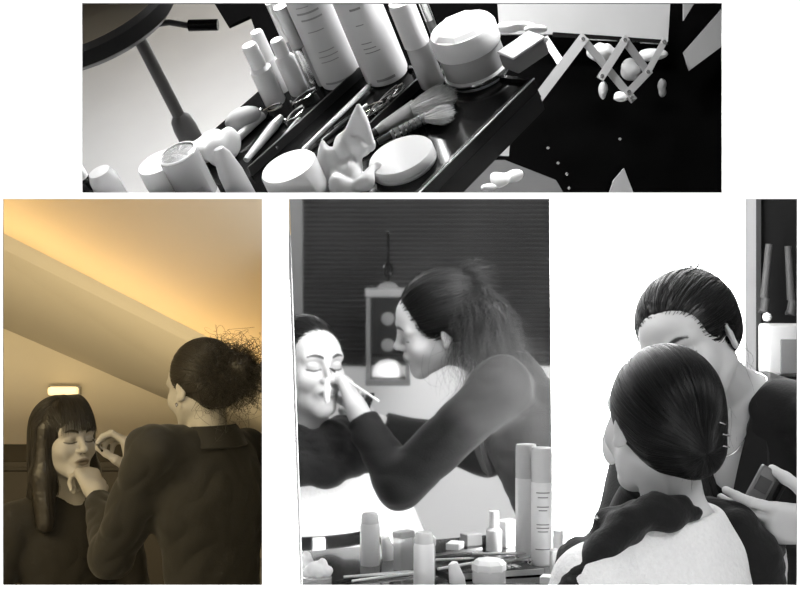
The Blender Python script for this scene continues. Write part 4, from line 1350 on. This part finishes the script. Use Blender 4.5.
# folding hinge arms
hg = thing('folding_hinge', 'shiny zigzag folding metal arms on the side of the black case', 'hinge')
M_arm = mat('bright arm steel', .50, .3, .6)
def arm(x0, y0, x1, y1, Y, w=.0042):
    a = px(x0, y0, Y); b = px(x1, y1, Y + .012); d = nrm(b - a); n_ = nrm(np.cross(d, (0, 1, 0))) * w
    a = a - d * .004; b = b + d * .004
    o = MB().prism([tuple(a + n_), tuple(b + n_), tuple(b - n_), tuple(a - n_)], (0, .003, 0)).build('arm', M_arm, hg)
    for q in (a + d * .004, b - d * .004):
        MB().lathe([(.0016, -.0025), (.0022, 0), (.0022, .002)], 12, Matrix.Translation(Vector(q)) @ Matrix.Rotation(math.pi / 2, 4, 'X')).build('rivet', M_metal, o)
arm(539, 97, 583, 39, 1.62, .0056); arm(583, 39, 632, 98, 1.635); arm(602, 76, 625, 40, 1.62); arm(625, 40, 648, 72, 1.635); arm(629, 92, 648, 72, 1.62); arm(648, 72, 664, 42, 1.635, .0034); arm(563, 66, 546, 40, 1.645)
def lump(name, label, cat, x, y, Y, r, m_, seed=1, h=.0014, amp=.0016):
    P = px(x, y, Y)
    o = blob(name, [ell(P, r, k=0)], P - max(r) * 1.7, P + max(r) * 1.7, h, m_, None, disp=wrinkle(amp, 220, seed))
    return tag(o, label, cat)
M_cot = mat('cotton white', .75, .9)
lump('cotton_ball', 'white cotton ball caught in the left triangle of the metal arms', 'cotton ball', 602, 53, 1.70, (.018, .012, .012), M_cot, 1)
lump('cotton_ball', 'grey domed cotton ball below the right triangle of the metal arms', 'cotton ball', 631, 70, 1.70, (.013, .012, .014), mat('grey cotton', .40, .9), 2)
lump('cotton_pad', 'white cotton pad lying in the right peak of the metal arms', 'cotton pad', 654, 54, 1.71, (.018, .008, .008), M_cot, 3)
lump('cotton_ball', 'small white cotton ball lowest under the metal arms', 'cotton ball', 621, 97, 1.64, (.010, .010, .007), M_cot, 4)
lump('sponge_tip', 'small pale sponge tip hanging left of the lowest cotton ball', 'sponge', 603, 90, 1.66, (.006, .006, .012), mat('pale sponge', .42, .9), 5)
lump('sponge_tip', 'grey oval sponge tip alone at the far right in the black case', 'sponge', 662, 88, 1.70, (.006, .006, .012), mat('grey sponge', .20, .9), 6)
lump('tissue_scrap', 'crumpled white tissue scrap low in the case under the tray edge', 'tissue', 508, 178, 1.52, (.018, .010, .011), M_cot, 7, amp=.006)
lump('tissue_scrap', 'small white tissue scrap at the lower edge left of the larger scrap', 'tissue', 489, 188, 1.50, (.010, .008, .006), M_cot, 8, amp=.003)
for i, (x, y) in enumerate(((522, 106), (525, 115), (548, 148), (558, 163), (567, 174), (620, 139), (569, 188))):
    o = MB().lathe([(.0001, -.002), (.0022, 0), (.0001, .002)], 10, Matrix.Translation(Vector(px(x, y, 1.66)))).build('stud', M_metal2, cs_)

# tall bottles
def bottle(x, y, wpx, hpx, lab, body_m, lines, x2=None, name='spray_bottle', prof=None, lines_m=None):
    t, sc = top_thing(name, lab, 'bottle', x, y)
    R_ = wpx / 2 / sc; H_ = hpx / sc / math.cos(ru(33))
    pr_ = prof or [(R_ * .80, 0), (R_ * .95, .0015), (R_, .005), (R_, H_)]
    MB().lathe(pr_, 40).build('bottle_body', body_m, t)
    for zz, a_0, a_1, th in lines:
        mb = MB(); V = []
        aa = np.linspace(math.radians(a_0), math.radians(a_1), 14)
        for a in aa: V += [(R_ * 1.01 * math.cos(a), R_ * 1.01 * math.sin(a), zz / sc / .84), (R_ * 1.01 * math.cos(a), R_ * 1.01 * math.sin(a), (zz + th) / sc / .84)]
        mb.add(V, [(2 * i, 2 * i + 1, 2 * i + 3, 2 * i + 2) for i in range(13)], True).build('printed_line', lines_m or M_print2, t)
    return t, sc, R_, H_
M_print2 = mat('pale grey print', .30, .6)
M_bot1 = mat('satin grey white bottle', .60, .35); M_bot2 = mat('satin white bottle', .74, .35)
t, sc, R_, H_ = bottle(342, 80, 42, 150, 'tall pale grey cosmetic bottle with small print, left of the two tall bottles', M_bot1,
       [(7, -140, -45, 2.0), (28, -125, -75, .8), (33, -125, -70, .8), (38, -120, -75, .8), (57, -125, -80, .9), (68, -130, -70, 1.6), (74, -135, -72, 1.8), (80, -130, -95, .8)])
MB().lathe([(R_ * .99, H_), (R_ * .99, H_ + .04), (.0001, H_ + .045)], 32).build('cap', M_white, t)
t, sc, R_, H_ = bottle(388, 76, 45, 150, 'tall white cosmetic bottle with small print, right of the two tall bottles', M_bot2,
       [(6, -125, -75, 2.4), (34, -125, -85, .8), (38, -125, -92, .8), (43, -125, -98, .8), (60, -120, -100, .8), (74, -120, -92, 2.0), (84, -125, -95, 1.2)])
MB().lathe([(R_ * .99, H_), (R_ * .99, H_ + .04), (.0001, H_ + .045)], 32).build('cap', M_white, t)
# white bottle with clear foot
t, sc = top_thing('serum_bottle', 'clear serum bottle with white cap standing left of the big cream jar', 'bottle', 433, 84)
MB().lathe([(12 / sc, 0), (13 / sc, .002), (12.5 / sc, 30 / sc), (12 / sc, 48 / sc)], 32).build('bottle_body', mat('cloudy glass', .62, .12, alpha=.75), t)
MB().lathe([(13 / sc, 48 / sc), (13 / sc, 90 / sc), (12 / sc, 96 / sc), (.0001, 96 / sc)], 32).build('cap', M_white, t)
t, sc = top_thing('mascara_tube', 'slim dark mascara tube behind the clear serum bottle', 'tube', 446, 62)
MB().lathe([(4.5 / sc, 0), (4.5 / sc, 50 / sc)], 20).build('tube_body', mat('gun metal', .10, .3, .6), t)
MB().lathe([(4.8 / sc, 50 / sc), (4.8 / sc, 95 / sc), (.0001, 96 / sc)], 20).build('cap', M_metal, t)
# big jar
t, sc = top_thing('cream_jar', 'large glass cream jar with thick white lid at the tray corner', 'jar', 479, 75, 0, .3)
R_ = 33 / sc
MB().lathe([(R_ * .94, 0), (R_, .002), (R_ * 1.02, 8 / sc), (R_ * .98, 11 / sc)], 48).build('jar_foot', M_white, t)
MB().lathe([(R_ * .97, 11 / sc), (R_ * .97, 34 / sc)], 48).build('jar_glass', mat('grey tinted glass', .40, .1, coat=.5), t)
MB().lathe([(R_ * 1.0, 34 / sc), (R_ * 1.03, 36 / sc), (R_ * 1.03, 52 / sc), (R_ * .96, 56 / sc)], 48).build('lid', M_white, t)
MB().lathe([(R_ * .96, 56 / sc), (R_ * .80, 60 / sc), (R_ * .35, 66 / sc), (.0001, 67 / sc)], 8, smooth=False).build('lid_top', M_white, t)
MB().lathe([(R_ * 1.03, .004), (R_ * 1.045, .006), (R_ * 1.03, .008)], 48).build('metal_ring', M_metal, t)
# sponge block behind
t, sc = top_thing('makeup_sponge', 'grey sponge block with pale top, behind and right of the big cream jar', 'sponge', 527, 62, .012, .35)
MB().box((0, 0, 10 / sc), (21 / sc, 14 / sc, 9 / sc), None, .003).build('sponge', mat('grey foam', .16, .9), t)
MB().box((0, 0, 20 / sc), (21 / sc, 14 / sc, 1.5 / sc), None, .0012).build('sponge_top', mat('pale foam', .55, .9), t)
o = blob('cotton_heap', [ell(pp(508, 28, .02), (.012, .01, .006), k=.003), ell(pp(522, 26, .02), (.014, .01, .005), k=.003), ell(pp(536, 29, .02), (.012, .01, .005), k=.003)], pp(522, 26, .02) - .05, pp(522, 26, .02) + .05, .0016, M_cot, disp=wrinkle(.001, 250, 2))
tag(o, 'pale strip of cotton lying behind the grey sponge block', 'cotton')
# small bottles at left
for x, y, w, h1, h2, lab in ((276, 103, 11, 34, 52, 'clear bottle with white cap, front one of the small bottles'),
                             (300, 92, 10, 34, 46, 'cloudy white bottle, middle one of the small bottles'),
                             (283, 90, 9, 28, 52, 'cloudy white bottle, rearmost of the small bottles')):
    t, sc = top_thing('small_bottle', lab, 'bottle', x, y)
    MB().lathe([(w * .9 / sc, 0), (w / sc, .002), (w / sc, h1 / sc / .84), (w * .6 / sc, (h1 + 4) / sc / .84)], 28).build('bottle_body', mat('cloudy plastic', .85, .2, alpha=.85), t)
    MB().lathe([(w * .72 / sc, (h1 + 3) / sc / .84), (w * .72 / sc, (h2 + 4) / sc / .84), (w * .6 / sc, (h2 + 6) / sc / .84), (.0001, (h2 + 6) / sc / .84)], 28).build('cap', M_white, t)
for x, y, w, h, mm, lab in ((317, 88, 7, 80, M_metal, 'slim silver tube standing beside the left tall bottle'), (305, 80, 5, 76, mat('satin grey tube', .16, .3, .5), 'slim dark grey tube behind the silver tube')):
    t, sc = top_thing('lip_gloss_tube', lab, 'tube', x, y)
    MB().lathe([(w / sc, 0), (w / sc, h * .5 / sc / .84), (w * .92 / sc, h * .51 / sc / .84)], 24).build('tube_body', mm, t)
    MB().lathe([(w / sc, h * .52 / sc / .84), (w / sc, h / sc / .84), (.0001, h / sc / .84)], 24).build('cap', M_metal2, t)

# compact, flat round white box
t, sc = top_thing('powder_compact', 'round white powder compact lying at the front edge of the tray', 'compact', 405, 166)
R_ = 34 / sc
MB().lathe([(R_ * .97, 0), (R_, .0012), (R_, .0042)], 56).build('compact_base', M_white, t)
MB().lathe([(R_ * 1.0, .0046), (R_ * 1.0, .0110), (R_ * .97, .0125), (.0001, .0128)], 56).build('lid', M_white, t)


def lying(name, label, cat, x0, y0, x1, y1, parts, h=.005):
    """a stick lying on the tray: parts = (name, t0, t1, r0, r1, material)"""
    a = Vector(pp(x0, y0, h)); b = Vector(pp(x1, y1, h)); d = b - a
    t = thing(name, label, cat, Matrix.Translation(a))
    for nm, t0, t1, r0, r1, m_ in parts:
        MB().tube([d * t0, d * (t0 + t1) / 2, d * t1], [r0, (r0 + r1) / 2, r1], 12).build(nm, m_, t)
    return t
M_bristle = mat('pale bristle', .92, .7, vary=.3, bscale=120)
M_dkh = mat('dark handle', .03, .3)
def bristles(t, x0, y0, x1, y1, w0, w1, n, h, m_):
    a = pp(x0, y0, h); b = pp(x1, y1, h); d = b - a; L = np.linalg.norm(d); d = d / L
    s_ = nrm(np.cross(U, d))
    q = RNG.uniform(-1, 1, (n, 2)); q = q[(q ** 2).sum(1) < 1]; n = len(q)
    K = 8; tt = np.linspace(0, 1, K)[None, :, None]
    st_ = a + q[:, :1] * s_ * w0 + q[:, 1:] * U * w0 * .6
    ln = L * (1 - .25 * (q ** 2).sum(1, keepdims=True)) * RNG.uniform(.85, 1.0, (n, 1))
    sp_ = w0 + (w1 - w0) * np.sin(tt * 1.57) 
    P = a + d * (ln[:, None, :] * tt) + (q[:, None, :1] * s_) * sp_ + (q[:, None, 1:] * U) * (w0 + (w1 - w0) * .6 * np.sin(tt * 1.57)) * .7
    P = P + RNG.normal(size=(n, 1, 3)) * .0008 * tt
    o = strands('bristles', P, .00035, m_, t)
    o.matrix_parent_inverse = t.matrix_world.inverted()
t = lying('makeup_brush', 'big soft powder brush lying between the jars with bristles to the right', 'brush', 352, 147, 416, 108,
          [('handle', 0, .38, .0028, .0045, M_dkh), ('handle_end', .38, .50, .0045, .0060, M_metal2), ('ferrule', .50, 1.0, .0060, .0085, mat('pale ferrule', .55, .3, .3))], .008)
bristles(t, 412, 110, 458, 92, .008, .019, 900, .010, M_bristle)
t = lying('makeup_brush', 'flat brush with striped silver ferrule just behind the powder compact', 'brush', 378, 142, 430, 116,
          [('handle', 0, .25, .003, .004, M_dkh), ('ferrule', .25, .95, .0045, .0052, M_metal2)] + [('ferrule_ring', .3 + k * .1, .33 + k * .1, .0055, .0055, M_metal) for k in range(6)], .006)
bristles(t, 426, 118, 456, 112, .005, .013, 500, .008, M_bristle)
lying('makeup_pencil', 'long white makeup stick lying diagonally below the tall bottles', 'pencil', 303, 150, 371, 84, [('pencil_body', 0, .96, .0022, .0026, M_white), ('tip', .96, 1.0, .0024, .0006, M_metal2)])
lying('makeup_pencil', 'dark pencil lying next to the long white stick', 'pencil', 322, 142, 352, 118, [('pencil_body', 0, .9, .0028, .0028, M_dkh), ('tip', .9, 1, .0026, .0005, M_metal2)])
lying('makeup_pencil', 'thick pale grey pencil leftmost in the tray', 'pencil', 231, 144, 268, 110, [('pencil_body', 0, .85, .0045, .0045, mat('pale grey lacquer', .45, .35)), ('tip', .85, 1, .0045, .0008, M_dkh)])
lying('makeup_pencil', 'grey tapered pencil second from the left in the tray', 'pencil', 246, 160, 281, 117, [('pencil_body', 0, .8, .0030, .0052, mat('mid grey lacquer', .32, .35)), ('tip', .8, 1, .0050, .0030, M_metal2)])
lying('makeup_pencil', 'thin dark pencil with silver ends under the small bottles', 'pencil', 272, 152, 300, 118, [('pencil_body', .1, .9, .0026, .0026, M_dkh), ('tip', .9, 1, .0026, .001, M_metal2)])
lying('makeup_brush', 'slender black brush lying toward the hair clips', 'brush', 335, 128, 368, 106, [('handle', 0, .7, .0020, .0026, M_dkh), ('ferrule', .7, 1, .0030, .0030, M_metal2)])
for i, (x0, y0, x1, y1) in enumerate(((366, 118, 392, 96), (374, 112, 398, 88), (360, 112, 384, 104), (388, 100, 404, 86), (262, 112, 282, 106), (292, 104, 316, 90), (286, 122, 304, 108))):
    a = pp(x0, y0, .004); b = pp(x1, y1, .006); d = b - a; L = np.linalg.norm(d); s_ = nrm(np.cross(U, d))
    lab = ('silver hair clip crossing the brush handles, lowest of the clip bunch', 'silver hair clip in the middle of the bunch beside the tall bottles', 'silver hair clip at the left of the bunch beside the tall bottles',
           'silver hair clip at the top of the bunch, against the right tall bottle', 'silver hair clip under the front small bottle', 'silver hair clip at the foot of the silver tube', 'silver hair clip lying alone between the pencils')[i]
    t = thing('hair_clip', lab, 'hair clip', Matrix.Translation(Vector(a)))
    for sg in (-1, 1):
        MB().tube([Vector(d * q + s_ * sg * .004 * math.sin(q * math.pi) + U * (.003 if sg > 0 else 0) * q) for q in np.linspace(0, 1, 8)], .0011, 6).build('blade', M_metal, t)
    MB().tube([Vector(s_ * .0035 * math.cos(q) + U * .0035 * math.sin(q)) for q in np.linspace(0, 6.28, 14)], .0009, 6).build('spring', M_metal, t)

# front row: jars, bottle, tubes, tissue
def round_box(x, y, r, h, label, mm, cat='jar', name='cream_jar', lidf=.45, domed=False, yaw=0, n=40):
    t, sc = top_thing(name, label, cat, x, y, 0, yaw)
    R_ = r / sc; H_ = h / sc / .84
    MB().lathe([(R_ * .93, 0), (R_ * .97, .0015), (R_ * .97, H_ * (1 - lidf))], n).build('jar_body', mm, t)
    MB().lathe([(R_ * 1.0, H_ * (1 - lidf) + .0006), (R_, H_ * .95), (R_ * .95, H_), (.0001, H_ * (1.03 if domed else 1))], n).build('lid', M_white, t)
    return t
round_box(308, 208, 29, 44, 'wide white jar in front, left of the crumpled tissue', M_matte, lidf=.6)
round_box(181, 205, 22, 45, 'white lidded jar half behind the grey capped bottle', M_bot2, lidf=.6)
t, sc = top_thing('lotion_bottle', 'pale bottle with grey translucent cap and curved lettering at the lower left', 'bottle', 207, 210)
R_ = 20 / sc
MB().lathe([(R_ * .95, 0), (R_, .002), (R_, 20 / sc)], 40).build('bottle_body', M_bot2, t)
MB().lathe([(R_ * 1.0, 20 / sc), (R_ * 1.0, 66 / sc), (R_ * .96, 69 / sc), (R_ * .90, 70 / sc), (.0001, 70 / sc)], 40).build('cap', mat('grey clear cap', .38, .12, alpha=.9, coat=.5), t)
MB().lathe([(R_ * .98, 69.5 / sc), (R_ * .98, 71 / sc), (R_ * .90, 71.5 / sc), (R_ * .88, 70 / sc)], 40).build('cap_rim', M_white, t)
for zz, a0_, a1_ in ((34, -115, -65), (29, -120, -60)):
    V = []
    for a in np.radians(np.linspace(a0_, a1_, 12)): V += [(R_ * 1.015 * math.cos(a), R_ * 1.015 * math.sin(a), zz / sc), (R_ * 1.015 * math.cos(a), R_ * 1.015 * math.sin(a), (zz + 1.5) / sc)]
    mb = MB(); mb.add(V, [(2 * i, 2 * i + 1, 2 * i + 3, 2 * i + 2) for i in range(11)], True).build('printed_line', M_print, t)
t, sc = top_thing('cream_tube', 'pale tapered cream tube right of the grey capped bottle', 'tube', 247, 205)
MB().lathe([(13 / sc, 0), (13.5 / sc, .002), (12.5 / sc, 40 / sc), (9 / sc, 62 / sc), (5 / sc, 70 / sc), (.0001, 71 / sc)], 28, sy=.7).build('tube_body', mat('pale grey tube', .55, .3), t)
t, sc = top_thing('cream_tube', 'pale rounded tube alone at the lower left corner', 'tube', 118, 205)
MB().lathe([(14 / sc, 0), (14.5 / sc, .002), (14 / sc, 34 / sc), (11 / sc, 42 / sc), (.0001, 44 / sc)], 28).build('tube_body', mat('pale grey tube', .50, .3), t)
t, sc = top_thing('glass_bottle', 'dark bottle with bright cap cut by the left edge of the upper opening', 'bottle', 96, 205)
MB().lathe([(11 / sc, 0), (11.5 / sc, .002), (11 / sc, 28 / sc), (7 / sc, 34 / sc)], 28).build('bottle_body', M_dark, t)
MB().lathe([(8 / sc, 34 / sc), (8 / sc, 58 / sc), (.0001, 60 / sc)], 28).build('cap', M_white, t)
# translucent puff bag behind and tissue
c = pp(212, 148, .014)
pr = [ell(c + d_, r_q, k=.008) for d_, r_q in ((RX * -.012, (.016, .014, .014)), (RX * .004 + BX * .006, (.018, .014, .017)), (RX * .018 - BX * .004, (.012, .012, .018)), (RX * .004 - BX * .012, (.013, .012, .015)))]
o = blob('cotton_bag', pr, c - .05, c + .05, .0016, mat('milky bag', .62, .4, alpha=.9), None, disp=wrinkle(.003, 120, 5))
tag(o, 'cloudy crumpled bag of cotton behind the lower left jars', 'bag')
c = pp(243, 118, .012)
o = blob('powder_puff', [ell(c, (.020, .012, .011), np.stack([RX, BX, U], 1), k=0)], c - .04, c + .04, .0016, mat('grey puff', .34, .9), None, disp=wrinkle(.001, 100, 6))
tag(o, 'grey oval powder puff at the left end of the tray', 'puff')
c = pp(350, 170, .012)
def q_(a, b_, h): return c + RX * a + BX * b_ + U * h
Rt = np.stack([RX, BX, U], 1)
pr = [cone(q_(.030, .010, .050), q_(.006, .004, .020), .0022, .013, k=.004), cone(q_(.030, .010, .050), q_(.020, .0, .018), .004, .014, k=.004),
      cone(q_(-.034, .002, .010), q_(.004, .002, .022), .007, .013, k=.006), cone(q_(-.028, -.012, .002), q_(-.012, .0, .022), .010, .008, k=.005),
      cone(q_(-.006, -.024, .002), q_(.016, .004, .016), .013, .010, k=.005), cone(q_(.004, -.030, .0), q_(.022, -.018, .004), .012, .007, k=.005),
      cone(q_(-.016, -.030, 0), q_(-.006, .0, .018), .012, .009, k=.005), cone(q_(-.010, .010, .034), q_(-.016, .0, .012), .003, .010, k=.004)]
o = blob('crumpled_tissue', pr, c - .06, c + .06, .0013, mat('white tissue', .92, .9), None, disp=wrinkle(.0045, 150, 12))
tag(o, 'crumpled white tissue with a peaked corner in the middle of the tray front', 'tissue')


# things of the upper room end where they meet its floor slab
import bmesh
KR = (HOR - 194.9) / F
bpy.context.view_layer.update()
for o in list(bpy.data.objects):
    if o in BEFORE or o.type != 'MESH' or o.get('kind') == 'structure': continue
    Mw = o.matrix_world
    n = len(o.data.vertices)
    co = np.empty(n * 3, np.float32); o.data.vertices.foreach_get('co', co); co = co.reshape(-1, 3)
    A = np.array(Mw)
    wz = co @ A[:3, :3].T + A[:3, 3]
    below = wz[:, 2] - KR * wz[:, 1] < 0
    if not below.any(): continue
    inv = Mw.inverted()
    pl0 = inv @ Vector((0, 0, 0)); pn = (inv.to_3x3() @ Vector((0, -KR, 1))).normalized()
    b = bmesh.new(); b.from_mesh(o.data)
    r = bmesh.ops.bisect_plane(b, geom=b.verts[:] + b.edges[:] + b.faces[:], plane_co=pl0, plane_no=pn, clear_inner=True)
    ed = [e for e in r['geom_cut'] if isinstance(e, bmesh.types.BMEdge)]
    if n < 20000 and ed: bmesh.ops.holes_fill(b, edges=ed, sides=0)
    b.to_mesh(o.data); b.free()
    if len(o.data.vertices) == 0: bpy.data.objects.remove(o)
